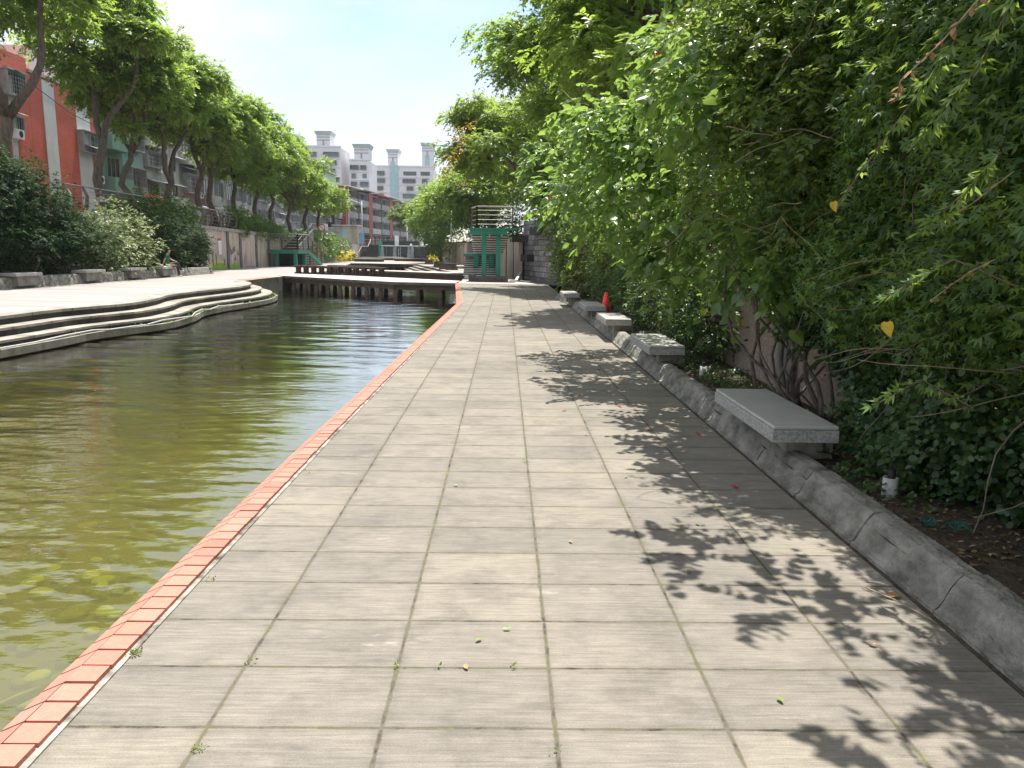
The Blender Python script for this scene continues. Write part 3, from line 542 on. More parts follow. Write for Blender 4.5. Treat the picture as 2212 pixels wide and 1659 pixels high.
# cone, pipes
t_ = thing('traffic_cone', 'bright red traffic cone standing in the planter behind a granite bench', 'traffic cone', (2.2, 16.75, .15))
b = MB(); b.tube([(0,0,.03),(0,0,.5)], [.125,.03], 20); b.build('cone', M['conered'], t_, True); MB().box(-.15,.15,-.15,.15,0,.03).build('base', M['conered'], t_, bevel=.008)
def pipe(x, y, h, lab, cap=True):
    t_ = thing('drain_pipe', lab, 'pipe', (x, y, .1), 0, 'short pipe stubs in the right planter')
    b = MB(); ro, ri, n = .042, .036, 20
    vs = [(r_*math.cos(2*math.pi*k/n), r_*math.sin(2*math.pi*k/n), z) for r_, z in ((ro*1.06,0),(ro,h),(ri,h),(ri,.02)) for k in range(n)]
    b.add(vs, [(i*n+k, i*n+(k+1)%n, (i+1)*n+(k+1)%n, (i+1)*n+k) for i in range(3) for k in range(n)]); b.build('sleeve', M['pipe'], t_, True)
    if cap: MB().tube([(.003,.0,.03),(.003,0,h+.05)], .022, 14).build('inner_pipe', M['black'], t_)
pipe(2.26, 4.3, .13, 'short grey pipe stub with black core in the leaf litter nearest the camera')
pipe(2.3, 8.75, .12, 'pipe stub with black core beside the green netting under the shrub stems'); pipe(2.25, 12.5, .14, 'grey pipe stub just nearer than the third granite bench', False); pipe(2.02, 15.7, .2, 'grey pipe stub between the third and fourth granite benches near the red cone', False)

# ------------------------------------------------------------------ bridges
def bridge(near, far, lab, z=0.0, beam=.22, n_post=12, deck=.1, name='footbridge', double=True):
    t_ = thing(name, lab, 'footbridge', (0,0,0))
    near = [Vector((p_[0], p_[1], 0)) for p_ in near]; far = [Vector((p_[0], p_[1], 0)) for p_ in far]
    MB().prism([(p_.x, p_.y) for p_ in near]+[(p_.x, p_.y) for p_ in far[::-1]], z-deck, z+.03, 0, 1).build('deck', [M['deckpink'], M['fascia']], t_)
    mb = MB()
    for ln, s_ in ((near, 1), (far, -1)):
        for a, b in zip(ln[:-1], ln[1:]):
            o = Vector((0, .22*s_, 0)); mb.bar(a+o+Vector((0,0,z-deck-.002-beam/2)), b+o+Vector((0,0,z-deck-.002-beam/2)), .16, beam)
    mb.build('beam', M['brownbeam'], t_)
    L_ = sum((b-a).length for a, b in zip(near[:-1], near[1:]))
    for k in range(n_post):
        s_ = L_*(k+.35)/n_post; 
        for a, b in zip(near[:-1], near[1:]):
            l = (b-a).length
            if s_ <= l: break
            s_ -= l
        for dy in ((.26, 1.9) if double else (.26,)):
            q = a.lerp(b, min(1, s_/l)) + Vector((0, dy, 0)); hw = .1; zt = z-deck-beam-.004
            MB().box(q.x-hw, q.x+hw, q.y-hw, q.y+hw, -1.5, zt-.18).box(q.x-hw*.8, q.x+hw*.8, q.y-hw*.8, q.y+hw*.8, zt-.178, zt).build('post', M['post'], t_)
    return t_
b1n = [gz(600.6,596.1), gz(756.9,605.1), gz(853.6,610.4), gz(982.5,612.9)]
b1n = [(p_.x, p_.y) for p_ in b1n]; b1f = [(-12.95,47.9),(-9.9,45.3),(-6.8,42.6),(-2.2,38.6)]
bridge(b1n, b1f, 'nearest low footbridge with pink deck and brown posts across the pond', n_post=12)
struct('path_crossing', MB().prism([(-2.2,36.25),(2.0,36.25),(1.6,38.3),(-2.2,38.6)], .001, .008), M['deckpink'])
bridge([(-11.3,57.5),(-9.0,55.6),(-2.6,50.6)], [(-11.6,59.2),(-9.2,57.8),(-2.9,54)], 'second footbridge, dark edged, behind the low benches', n_post=12, beam=.3)
bridge([(-17.3,87.2),(-13.5,85.6),(-9.6,85)], [(-17.3,89.5),(-13.5,88),(-9.6,88)], 'farthest footbridge with many dark posts', n_post=11, beam=.3)
# steps on the right bank beyond
for k in range(3):
    o = .45*(k+1); struct('bank_step', MB().prism([(-10-o,86.8),(-4.7-o,60),(-4.7-o+.5,60),(-10-o+.5,86.8)], -1.5, -.17*(k+1), 0, 1), ST)
# low benches with twin-column supports on the bridge edge
def long_bench(x, y, rz, n, lab):
    t_ = thing('low_bench', lab, 'bench', (x, y, .03), rz, 'dark low benches beside the footbridge')
    L_ = n*.66; b = MB(); b.box(0, L_, -.2, .2, .44, .5); b.build('seat', M['darkmetal'], t_, bevel=.01)
    for k in range(n):
        c = .33+k*.66; b = MB(); b.box(c-.22, c+.22, -.16, .16, 0, .06); b.box(c-.17, c+.17, -.13, .13, .062, .1)
        b.box(c-.13, c-.05, -.1, .1, .102, .36); b.box(c+.05, c+.13, -.1, .1, .102, .36); b.box(c-.2, c+.2, -.15, .15, .362, .437)
        b.build('support', M['darkmetal'], t_)
ang = math.atan2(43.9-47.5, -7.3+12.7)
long_bench(-12.75, 47.3, ang, 6, 'dark low bench at the left end of the footbridge'); long_bench(-9.35, 45.05, ang, 5, 'dark low bench standing to the right on the same bridge edge')
long_bench(-11.0, 48.9, ang, 6, 'dark low bench in the row behind, further from the pond')
# stools on the far right bank
for i, (x, y, l) in enumerate(((-4.2,61.5,'nearest of the dark topped trapezoid stools, right one of the close pair'), (-4.9,63.5,'dark topped stool, left one of the close pair'), (-6.1,71.5,'dark topped stool in the middle of the far row'), (-8.3,85,'smallest and farthest of the dark topped stools'))):
    t_ = thing('stone_stool', l, 'stool', (x, y, 0), .1, 'trapezoid stools on the far bank'); b = MB(); z0, z1 = 0, .4
    b.add([(-.5,-.3,z0),(.5,-.3,z0),(.5,.3,z0),(-.5,.3,z0),(-.36,-.22,z1),(.36,-.22,z1),(.36,.22,z1),(-.36,.22,z1)], ((0,3,2,1),(4,5,6,7),(0,1,5,4),(1,2,6,5),(2,3,7,6),(3,0,4,7)))
    b.build('pedestal', M['post'], t_, bevel=.015); MB().box(-.6,.6,-.34,.34,z1+.002,z1+.12).build('seat', M['tread'], t_, bevel=.01)

# ------------------------------------------------------------------ railings
def rail_panel(t_, a, b, h=1.05, n=3, top=True, posts=True, mp_=None, mt_=None, curved=False):
    a = Vector(a); b = Vector(b); mp_ = mp_ or M['railbrown']; mt_ = mt_ or M['steel']; up = Vector((0,0,1))
    mb = MB()
    for k in range(n): 
        z = up*(h*(k+.8)/(n+.6)); mb.tube([a+z, b+z], .012, 6)
    mb.build('rails', M['darkmetal'] if mp_ is M['railbrown'] and n == 3 else mt_, t_)
    MB().tube([a+up*h, b+up*h], .035, 8).build('handrail', mt_, t_)
    if posts:
        L_ = (b-a).length; k = max(1, round(L_/1.7))
        for i in range(k+1):
            q = a.lerp(b, i/k)
            if curved: MB().tube([q+Vector((.0,0,0)), q+Vector((.16,0,h*.35)), q+Vector((.2,0,h*.65)), q+Vector((0,0,h))], [.07,.085,.08,.05], 6).build('post', mp_, t_)
            else: MB().bar(q, q+up*h, .07, .07).build('post', mp_, t_)
t_ = thing('street_railing', 'curved brown post railing on the wall top beside the parked scooter and bicycle', 'railing')
rail_panel(t_, (-20.15, 36.2, zl(36)+.02), (-20.15, 46, zl(46)+.02), 1.25, 4, curved=True)
t_ = thing('street_railing', 'short brown railing on the wall top where a parked scooter shows through', 'railing')
rail_panel(t_, (-20.15, 50.5, zl(50)+.02), (-20.15, 58.5, zl(58)+.02), 1.15, 4, curved=True)

# left green landing stair
t_ = thing('landing_stair', 'green edged stair landing with brown railings against the left wall', 'staircase')
z1 = 1.42; X0, X1 = -19.93, -17.35
b = MB(); b.box(X0, X1, 65.6, 69.2, z1-.32, z1-.06); b.build('landing', M['green'], t_); MB().box(X0, X1+.03, 65.57, 69.2, z1-.058, z1).build('floor', M['fascia'], t_)
b = MB(); a0, a1 = Vector((X1-.06, 69.2, z1-.2)), Vector((X1-.06, 74.2, .02)); b.bar(a0, a1, .12, .34); b.bar(a0+Vector((-2.1,0,0)), a1+Vector((-2.1,0,0)), .12, .34); b.build('stringer', M['green'], t_)
for k in range(9):
    f = (k+.5)/9; MB().box(X0+.3, X1-.12, 69.2+5*f-.3, 69.2+5*f+.3, z1*(1-f)-.06, z1*(1-f)).build('tread', M['tread'], t_)
for x in (X1-.55, X1-.55+0, ):
    pass
for x, y in ((X1-.35, 66.0), (X1-1.9, 66.0), (X1-.35, 68.9)): MB().box(x-.13, x+.13, y-.13, y+.13, 0, z1-.322).build('column', M['green'], t_)
MB().box(X0+.01, X1-.5, 68.6, 69.1, 0, z1-.325).build('inner_wall', M['greendark'], t_)
rail_panel(t_, (X0+.1, 65.7, z1), (X1-.05, 65.7, z1), 1.3, 5); rail_panel(t_, (X1-.05, 65.7, z1), (X1-.05, 69.2, z1), 1.3, 5); rail_panel(t_, (X1-.05, 69.2, z1), (X1-.05, 74.0, .05), 1.25, 7, mt_=M['railbrown'])
t2 = thing('upper_stair', 'brown walled stair rising to the street behind the green landing', 'staircase')
b = MB(); b.add([(-18.6,70.2,1.0),(-18.6,75.5,2.0),(-18.6,75.5,3.4),(-18.6,70.2,1.75),(-18.45,70.2,1.0),(-18.45,75.5,2.0),(-18.45,75.5,3.4),(-18.45,70.2,1.75)], ((0,1,2,3),(4,7,6,5),(0,3,7,4),(3,2,6,7),(2,1,5,6),(1,0,4,5)))
b.build('stringer_wall', M['pillargrey'], t2)
for k in range(8): MB().box(-19.9,-18.62, 70.2+k*.62, 70.8+k*.62, 1.0, 1.42+.17*(k+1)).build('step', M['tread'], t2)
rail_panel(t2, (-18.53,70.2,1.76), (-18.53,75.5,3.4), .5, 1, posts=True, mt_=M['pillargrey'], mp_=M['pillargrey'])

# right green stair
t_ = thing('green_stair', 'dark green steel stair tower with stacked open treads and two square columns', 'staircase')
yg = 38.6; gl_, gr_ = at(1013,500,yg).x, at(1118,500,yg).x; zt = 2.62
b = MB(); b.box(gl_, gr_, yg-.3, yg+1.3, zt-.07, zt); b.box(gl_+.05, gr_-.5, yg-.22, yg+1.25, zt-.3, zt-.072); b.build('landing', M['green'], t_)
for u in (1045.5, 1076): 
    c = at(u,550,yg).x; MB().box(c-.11, c+.11, yg, yg+.24, .27, zt-.302).build('column', M['green'], t_)
for u in (1028, 1061): 
    c = at(u,570,42).x; MB().box(c-.13, c+.13, 42.2, 42.45, .1, 1.28).build('column', M['green'], t_)
xa, xb = at(1011,520,41).x, at(1101,520,41).x
for k in range(9):
    f = k/9; y = 40.0+f*3.0; z = 2.42-f*1.05
    MB().box(xa+.2-.0*f, xb-.35*f, y, y+.33, z-.045, z).build('tread', M['blackblock'], t_)
    MB().box(xa+.2, xb-.35*f, y+.02, y+.05, z-.105, z-.047).build('gap_light_strip', M['gaplight_trim'], t_)  # pale strip painted for the brightness seen between the open treads
b = MB(); b.box(at(1003,550,43).x, at(1080,550,43).x, 42.6, 44.2, 1.22, 1.36); b.build('mid_landing', M['green'], t_)
xa2, xb2 = at(1002,570,44).x, at(1075,570,44).x
for k in range(9):
    f = k/9; y = 41.9-f*1.8; z = 1.2-f*1.02
    MB().box(xa2+.1, xb2, y+1.2, y+1.5, z-.05, z).build('tread', M['blackblock'], t_)
    MB().box(xa2+.1, xb2, y+1.22, y+1.25, z-.108, z-.052).build('gap_light_strip', M['gaplight_trim'], t_)  # lower flight: gap brightness again put in as a pale strip
rail_panel(t_, (gl_+.4, yg-.2, zt), (gr_-.25, yg-.2, zt), 1.02, 4); rail_panel(t_, (gl_+.1, yg+1.2, zt), (gl_+.4, yg-.2, zt), 1.02, 4)
t_ = thing('stone_plinth', 'low grey stone plinth under the green stair columns', 'plinth'); c0, c1 = gz(1029,606).x, gz(1097,606).x
MB().box(c0, c1, 38.1, 39.4, 0, .27).build('plinth', M['pilaster'], t_, bevel=.02); MB().box(c0-.35, c0-.003, 38.9, 40.0, 0, .32).build('plinth', M['pilaster'], t_, bevel=.02)
# stone wall & panels right of the stair
stm, t, p = newmat('stone_block_wall'); tcn = nn(t, 'ShaderNodeTexCoord'); br = nn(t, 'ShaderNodeTexBrick'); mpp = nn(t, 'ShaderNodeMapping'); mpp.inputs['Rotation'].default_value = (R(90), 0, 0)
t.links.new(tcn.outputs['Object'], mpp.inputs[0]); t.links.new(mpp.outputs[0], br.inputs[0]); br.inputs['Scale'].default_value = 1.0; br.inputs['Brick Width'].default_value = .55; br.inputs['Row Height'].default_value = .26; br.inputs['Mortar Size'].default_value = .018
br.inputs['Color1'].default_value = (.26,.27,.28,1); br.inputs['Color2'].default_value = (.11,.115,.12,1); br.inputs['Mortar'].default_value = (.04,.04,.04,1)
sn = noise(t, 5, 5, .65); t.links.new(mixc(t, .5, br.outputs[0], ramp(t, sn.outputs['Fac'], [(.35,(.25,.25,.25)),(.65,(.75,.75,.75))]).outputs[0], 'OVERLAY'), p.inputs['Base Color']); bump(t, p, sn.outputs['Fac'], .9, .05); p.inputs['Roughness'].default_value = .85
def wallseg(name, a, b, z0a, z0b, m, th=.25):
    a = Vector(a+(0,)); d = Vector(b+(0,))-a; L_ = d.length; o = MB(); o.add([(0,0,0),(L_,0,0),(L_,0,z0b),(0,0,z0a),(0,th,0),(L_,th,0),(L_,th,z0b),(0,th,z0a)], ((0,1,2,3),(4,7,6,5),(0,3,7,4),(3,2,6,7),(1,5,6,2)))
    ob = o.build(name, m); ob.location = a; ob.rotation_euler = (0,0,math.atan2(d.y, d.x)); return ob
t_ = thing('stone_wall', 'rough grey stone block wall with black projecting blocks right of the green stair', 'wall')
w1 = wallseg('wall', (.95,41.3), (2.6,34.4), 3.02, 3.15, stm); w1.parent = t_
def onw(a, b, f, dz0, dz1, wdt, m, name='block', pr=.35):
    a = Vector(a+(0,)); b = Vector(b+(0,)); d = (b-a).normalized(); nr = Vector((d.y, -d.x, 0)); c = a.lerp(b, f); T0 = Matrix(((d.x,nr.x,0,c.x),(d.y,nr.y,0,c.y),(0,0,1,0),(0,0,0,1)))
    o = MB().box(0, wdt, .003, pr, dz0, dz1, 0, T0).build(name, m, t_); return o
A_, B_ = (.95,41.3), (2.6,34.4)
onw(A_, B_, .35, 2.35, 2.7, 2.0, M['blackblock']); onw(A_, B_, .12, 1.0, 1.35, 1.3, M['blackblock'])
MB().box(.35, 1.25, 40.3, 41.2, 1.98, 2.3).build('block', M['blackblock'], t_)
t_ = thing('panel_wall', 'dark streaked panel wall with a pale end pillar between the green stair and the stone wall', 'wall')
wallseg('wall', (-.6,50), (.80,41.25), 2.3, 2.3, M['panel_tan']).parent = t_
for k in range(3): MB().box(-.35+k*.4, -.22+k*.4, 48.0-k*2.4, 48.25-k*2.4, 0, 2.25).build('pilaster', M['pilaster'], t_)
MB().box(.72,.92,40.9,41.24,0,1.97).build('end_pillar', M['panel_pink'], t_)
b = MB(); b.add([(.5,38.8,0),(.62,38.8,0),(.95,41.2,.35),(.83,41.2,.35),(.5,38.8,.1),(.62,38.8,.1),(.95,41.2,.5),(.83,41.2,.5)], ((0,3,2,1),(4,5,6,7),(0,1,5,4),(1,2,6,5),(2,3,7,6),(3,0,4,7))); b.build('kerb', M['gaplight_trim'], t_)
struct('planting_bed', MB().prism([(.7,38.7),(2.6,34.2),(2.75,34.3),(1.1,41.2)], .0, .06), M['pilaster'])
t_ = thing('far_bank_wall', 'pale wall of upright panels behind the stone stools', 'wall')
for k in range(7):
    a = Vector((-4.0,82.3)).lerp(Vector((-7.65,96.3)), k/7); b_ = Vector((-4.0,82.3)).lerp(Vector((-7.65,96.3)), (k+.86)/7); zz = 2.35
    wallseg('panel', (b_.x, b_.y), (a.x, a.y), zz, zz, M['panel_tan' if k % 2 else 'panel_pink']).parent = t_
wallseg('backing', (-7.5,96.4), (-3.8,82.4), 2.2, 2.2, M['pilaster']).parent = t_
wallseg('backing', (-13.2,137), (-7.5,96.4), 2.2, 2.2, M['pilaster']).parent = t_

# ------------------------------------------------------------------ far stair and weir
t_ = thing('far_staircase', 'wide dark stone stairs with white handrails beside the waterfall', 'staircase')
for k in range(14):
    y = 137+k*.47; MB().box(-25.6+.0*k+ (0 if k < 7 else 1.1), -21.9, y, y+6.6-k*.47, .17*k, .17*(k+1)).build('step', M['tread'], t_)
for x0, x1, dx in ((-25.7,-24.6,0), (-21.85,-21.85,0)):
    b = MB(); b.tube([(x0,137,.95),(x0,140.1,2.1),(x1,140.4,2.1),(x1,143.4,3.35)], .05, 6)
    for k in range(5): q = Vector((x0,137,.95)).lerp(Vector((x1,143.4,3.35)), k/4); b.tube([q, q-Vector((0,0,.9))], .035, 6)
    b.build('handrail', M['steel'], t_)
t_ = thing('waterfall_weir', 'dark glassy weir wall with thin streams of falling water', 'waterfall')
M['weir'] = mat('wet_black_wall', (.035,.045,.055), (.012,.016,.02), 1.2, .25, .2, .02, (1,1,.15)); M['stream'] = mat('falling_water', (.3,.34,.38), (.08,.10,.12), 2.5, .4, .4, .05, (3,3,.15))
MB().box(-21.6,-13.3,135.2,136.4,0,2.15).build('wall', M['weir'], t_); MB().box(-21.5,-13.2,135.15,136.4,2.153,2.3).build('lip', M['gaplight_trim'], t_)
MB().box(-21.7,-13.3,138.4,139,1.9,3.05).build('upper_wall', M['blackblock'], t_)
MB().box(-21.82,-21.62,135,140,0,3.0).build('side_wall', M['green'], t_)
rnd = random.Random(8)
for k in range(7):
    x = -21.2+k*.8+rnd.uniform(-.45,.45); w_ = rnd.choice((.05,.1,.3,.45)); b = MB(); n_ = 8
    vs = [(x+rnd.uniform(-.05,.05)-(w_*.3*i/n_), 135.12-.12*math.sin(i/n_*1.5), 2.2-2.15*i/n_) for i in range(n_+1)] + [(x+w_+rnd.uniform(-.05,.05)+(w_*.4*i/n_), 135.12-.12*math.sin(i/n_*1.5), 2.2-2.15*i/n_) for i in range(n_+1)]
    vs += [(p_[0], p_[1]-.03, p_[2]) for p_ in vs]; m_ = n_+1
    b.add(vs, [(i,i+1,m_+i+1,m_+i) for i in range(n_)]+[(2*m_+i,3*m_+i,3*m_+i+1,2*m_+i+1) for i in range(n_)]); b.build('stream', M['stream'], t_)
for x in (-19.5,-15.1): MB().box(x, x+.7, 138.2, 138.37, 2.3, 4.0).build('panel', M['white'], t_)
for x in (-16.6,-14.6,-13.9): MB().box(x, x+.35, 136.6, 136.9, 2.0, 2.6).build('nozzle', M['white'], t_)
rnd = random.Random(5)
for k, (x, y, l) in enumerate(((-22.5,104,'long flat stone platform furthest left before the weir'),(-17.5,100,'flat stone platform nearest the far footbridge'),(-21.5,118,'thin stone platform below the far stairs'),(-16.5,116,'stone platform in front of the falling streams'),(-13.0,108,'stone platform near the farthest stool'),(-19,128,'stone platform closest to the weir'))):
    t_ = thing('stone_platform', l, 'platform', (x, y, 0), rnd.uniform(-.2,.2), 'low stone platforms before the weir')
    b = MB(); pts = [(math.cos(a)*2.2*rnd.uniform(.85,1.15), math.sin(a)*1.5*rnd.uniform(.85,1.15)) for a in [i*math.pi/4 for i in range(8)]]; b.prism(pts, 0, .3); b.build('base', M['riser'], t_); b = MB(); b.prism([(x_*1.04,y_*1.04) for x_, y_ in pts], .302, .38); b.build('cap', M['plaza'], t_)

# ------------------------------------------------------------------ buildings
def frame(x0, y0, x1, y1):
    d = Vector((x1-x0, y1-y0, 0)); L_ = d.length; d /= L_; nr = Vector((d.y, -d.x, 0)); return d, nr, L_
class Bld:
    """a facade from (x0,y0) to (x1,y1) whose outer side is to the right of that direction; s along, n outward, z up"""
    def __init__(s, name, label, x0, y0, x1, y1, z0, ztop, mwall, depth=11, cat='building', grp=None):
        s.d, s.n, s.L = frame(x0, y0, x1, y1); s.o = Vector((x0, y0, 0)); s.t = thing(name, label, cat, (0,0,0), 0, grp); s.T = Matrix(((s.d.x, s.n.x, 0, x0), (s.d.y, s.n.y, 0, y0), (0,0,1,0), (0,0,0,1)))
        s.z0, s.zt = z0, ztop; s.part('wall', 0, s.L, -depth, 0, z0, ztop, mwall); s.depth = depth
    def part(s, name, a, b, n0, n1, z0, z1, m):
        return MB().box(a, b, n0, n1, z0, z1, 0, s.T).build(name, m, s.t)
    def win(s, c, z, w_, h, bars=0, cage=0, mf=None, mg=None, rows=0):
        mf = mf or M['steelgrey']; mg = mg or M['glassdark']; o = MB(); e = cage
        o.box(c-w_/2+.05, c+w_/2-.05, .003, .03, z+.05, z+h-.05, 1, s.T)
        for a, b, z0, z1 in ((c-w_/2, c-w_/2+.06, z, z+h), (c+w_/2-.06, c+w_/2, z, z+h), (c-w_/2+.061, c+w_/2-.061, z, z+.06), (c-w_/2+.061, c+w_/2-.061, z+h-.06, z+h)): o.box(a, b, .002, .09+e, z0, z1, 0, s.T)
        k = max(1, round(w_/.75))
        for i in range(1, k): x = c-w_/2+w_*i/k; o.box(x-.03, x+.03, .031, .07, z+.061, z+h-.061, 0, s.T)
        for i in range(bars): x = c-w_/2+w_*(i+.5)/bars; o.box(x-.017, x+.017, .06+e, .08+e, z+.061, z+h-.061, 0, s.T)
        for i in range(rows): zz = z+h*(i+.5)/rows; o.box(c-w_/2+.061, c+w_/2-.061, .05+e, .059+e, zz-.015, zz+.015, 0, s.T)
        if e > .1: o.box(c-w_/2-.02, c+w_/2+.02, .0, e+.1, z-.06, z-.001, 0, s.T); o.box(c-w_/2-.05, c+w_/2+.05, .0, e+.18, z+h+.001, z+h+.05, 2, s.T)
        return o.build('window', [mf, mg, M['awn']], s.t)
    def balcony(s, a, b, z, h, out, m):
        o = MB(); o.box(a, b, .003, out, z-.15, z, 0, s.T); o.box(a, b, out-.1, out, z+.001, z+h, 0, s.T); o.box(a, a+.1, .003, out-.101, z+.001, z+h, 0, s.T); o.box(b-.1, b, .003, out-.101, z+.001, z+h, 0, s.T); return o.build('balcony', m, s.t)
    def ac(s, c, z): 
        o = MB(); o.box(c-.42, c+.42, .01, .4, z, z+.6, 0, s.T); q = s.T @ Vector((c+.08, .404, z+.3)); o.disc(q, .22, 14, s.n, 1); return o.build('air_conditioner', [M['white'], M['glassdark']], s.t)
    def awn(s, a, b, z, out, m, drop=.3):
        o = MB(); v = [s.T @ Vector(p_) for p_ in ((a,.005,z),(b,.005,z),(b,out,z-drop),(a,out,z-drop),(a,.005,z-.05),(b,.005,z-.05),(b,out,z-drop-.05),(a,out,z-drop-.05))]; o.add(v, ((0,1,2,3),(7,6,5,4),(0,4,5,1),(3,2,6,7),(0,3,7,4),(1,5,6,2))); return o.build('awning', m, s.t)
M['steelgrey'] = mat('grey_window_bars', (.34,.34,.33), (.22,.22,.21), 3, .6, .1); M['awn'] = mat('grey_awning', (.36,.38,.38), (.25,.26,.26), 2, .7, .1)
brk, t, p = newmat('red_brick_tiles'); gg = nn(t, 'ShaderNodeNewGeometry'); sxx = nn(t, 'ShaderNodeSeparateXYZ'); cmb = nn(t, 'ShaderNodeCombineXYZ'); t.links.new(gg.outputs['Position'], sxx.inputs[0]); t.links.new(sxx.outputs[1], cmb.inputs[0]); t.links.new(sxx.outputs[2], cmb.inputs[1])
br = nn(t, 'ShaderNodeTexBrick'); t.links.new(cmb.outputs[0], br.inputs[0]); br.inputs['Scale'].default_value = 1; br.inputs['Brick Width'].default_value = .36; br.inputs['Row Height'].default_value = .13; br.inputs['Mortar Size'].default_value = .012
br.inputs['Color1'].default_value = (.60,.12,.07,1); br.inputs['Color2'].default_value = (.52,.10,.06,1); br.inputs['Mortar'].default_value = (.38,.10,.075,1)
bn_ = noise(t, .7, 4); t.links.new(mixc(t, .35, br.outputs[0], ramp(t, bn_.outputs['Fac'], [(.35,(.35,.33,.33)),(.7,(.62,.6,.6))]).outputs[0], 'OVERLAY'), p.inputs['Base Color']); p.inputs['Roughness'].default_value = .7
M['brick'] = brk
for n_, a, b in (('render_white', (.62,.62,.62), (.5,.5,.5)), ('render_grey', (.36,.36,.35), (.2,.2,.19)), ('render_beige', (.42,.39,.33), (.28,.26,.21)), ('render_pale', (.52,.52,.5), (.36,.36,.34)),
                 ('render_dirty', (.36,.34,.33), (.2,.19,.18)), ('render_brown', (.34,.17,.15), (.2,.11,.10)), ('wall_teal', (.34,.5,.5), (.27,.42,.42)), ('wall_green', (.19,.33,.25), (.14,.25,.19)), ('apt_white', (.74,.72,.75), (.66,.64,.67))):
    M[n_] = mat(n_, a, b, .8, .85, .15, .01, streak=tuple(x*.5 for x in a) if 'apt' not in n_ and 'white' not in n_ else tuple(x*.8 for x in a))
corr, t, p = newmat('corrugated_green'); gg = nn(t, 'ShaderNodeNewGeometry'); wv_ = nn(t, 'ShaderNodeTexWave', bands_direction='Y'); wv_.inputs['Scale'].default_value = 1.6; t.links.new(gg.outputs['Position'], wv_.inputs[0]); t.links.new(ramp(t, wv_.outputs['Fac'], [(0,(.10,.22,.16)),(1,(.17,.33,.24))]).outputs[0], p.inputs['Base Color']); bump(t, p, wv_.outputs['Fac'], .8, .04); p.inputs['Roughness'].default_value = .6; M['corr_green'] = corr
corr, t, p = newmat('corrugated_maroon'); gg = nn(t, 'ShaderNodeNewGeometry'); wv_ = nn(t, 'ShaderNodeTexWave', bands_direction='Y'); wv_.inputs['Scale'].default_value = 1.2; t.links.new(gg.outputs['Position'], wv_.inputs[0]); t.links.new(ramp(t, wv_.outputs['Fac'], [(0,(.22,.03,.06)),(1,(.36,.055,.09))]).outputs[0], p.inputs['Base Color']); bump(t, p, wv_.outputs['Fac'], .8, .04); M['maroon'] = corr
M['roofgreen'] = mat('pale_green_roof', (.42,.55,.36), (.36,.48,.31), 1, .7, .1); M['roofwhite'] = mat('pale_tin_roof', (.68,.66,.62), (.55,.53,.5), 1, .6, .1); M['roofred'] = mat('red_tin_roof', (.55,.14,.10), (.45,.11,.08), 1, .7, .1)
XB = -32.0
def yb(u): return atx(u, 310, XB).y if u > -30 else atx(u, 540, XB).y
def zb(u, v): return atx(u, v, XB).z
# (facades on X=-32 face +X: run from large y to small y)  s=0 at far end
B = Bld('brick_building', 'red brick tiled building with two tall white stripes at the far left', XB, yb(72), XB, yb(214), 2.9, zb(150,190), M['brick'], 12)
def sp(B_, u): return yb(u) - B_.o.y
for u0, u1 in ((99.6,124),(168,196)): B.part('white_stripe', sp(B,u0), sp(B,u1), .003, .05, 2.9, B.zt-.15, M['render_white'])
B.part('parapet', -.02, B.L+.02, -.3, .12, B.zt+.002, B.zt+.22, M['render_beige']); B.part('roof_room', B.L*.28, B.L-.3, -8, -1.2, B.zt+.003, B.zt+2.3, M['render_white'])
B.win(sp(B,186), zb(186,330), 2.4, 1.5, 9, .4, rows=3); B.awn(sp(B,176), sp(B,196), zb(186,312), 1.0, M['awn']); B.ac(sp(B,203), zb(200,395))
Bp = Bld('brick_annex', 'taller red brick building with caged windows and air conditioner behind the leftmost tree', XB, yb(-170), XB, yb(72)-.02, 2.9, zb(60,138)+.3, M['brick'], 12)
Bp.part('white_stripe', sp(Bp,26), sp(Bp,37), .003, .05, 2.9, Bp.zt-1.5, M['render_white'])
for v0, v1, hh in ((160,210,1),(250,285,0)): Bp.win(sp(Bp,32), zb(32,v1), 2.0, zb(32,v0)-zb(32,v1), 8, .45 if hh else .1, rows=6 if hh else 0); Bp.awn(sp(Bp,24), sp(Bp,38), zb(32,v0)+.3, .9, M['corr_green' if hh else 'awn'])
Bp.ac(sp(Bp,33), zb(32,300))
for u in (-40,-100): Bp.part('white_stripe', sp(Bp,u-20), sp(Bp,u), .003, .05, 2.9, Bp.zt-.5, M['render_white'])
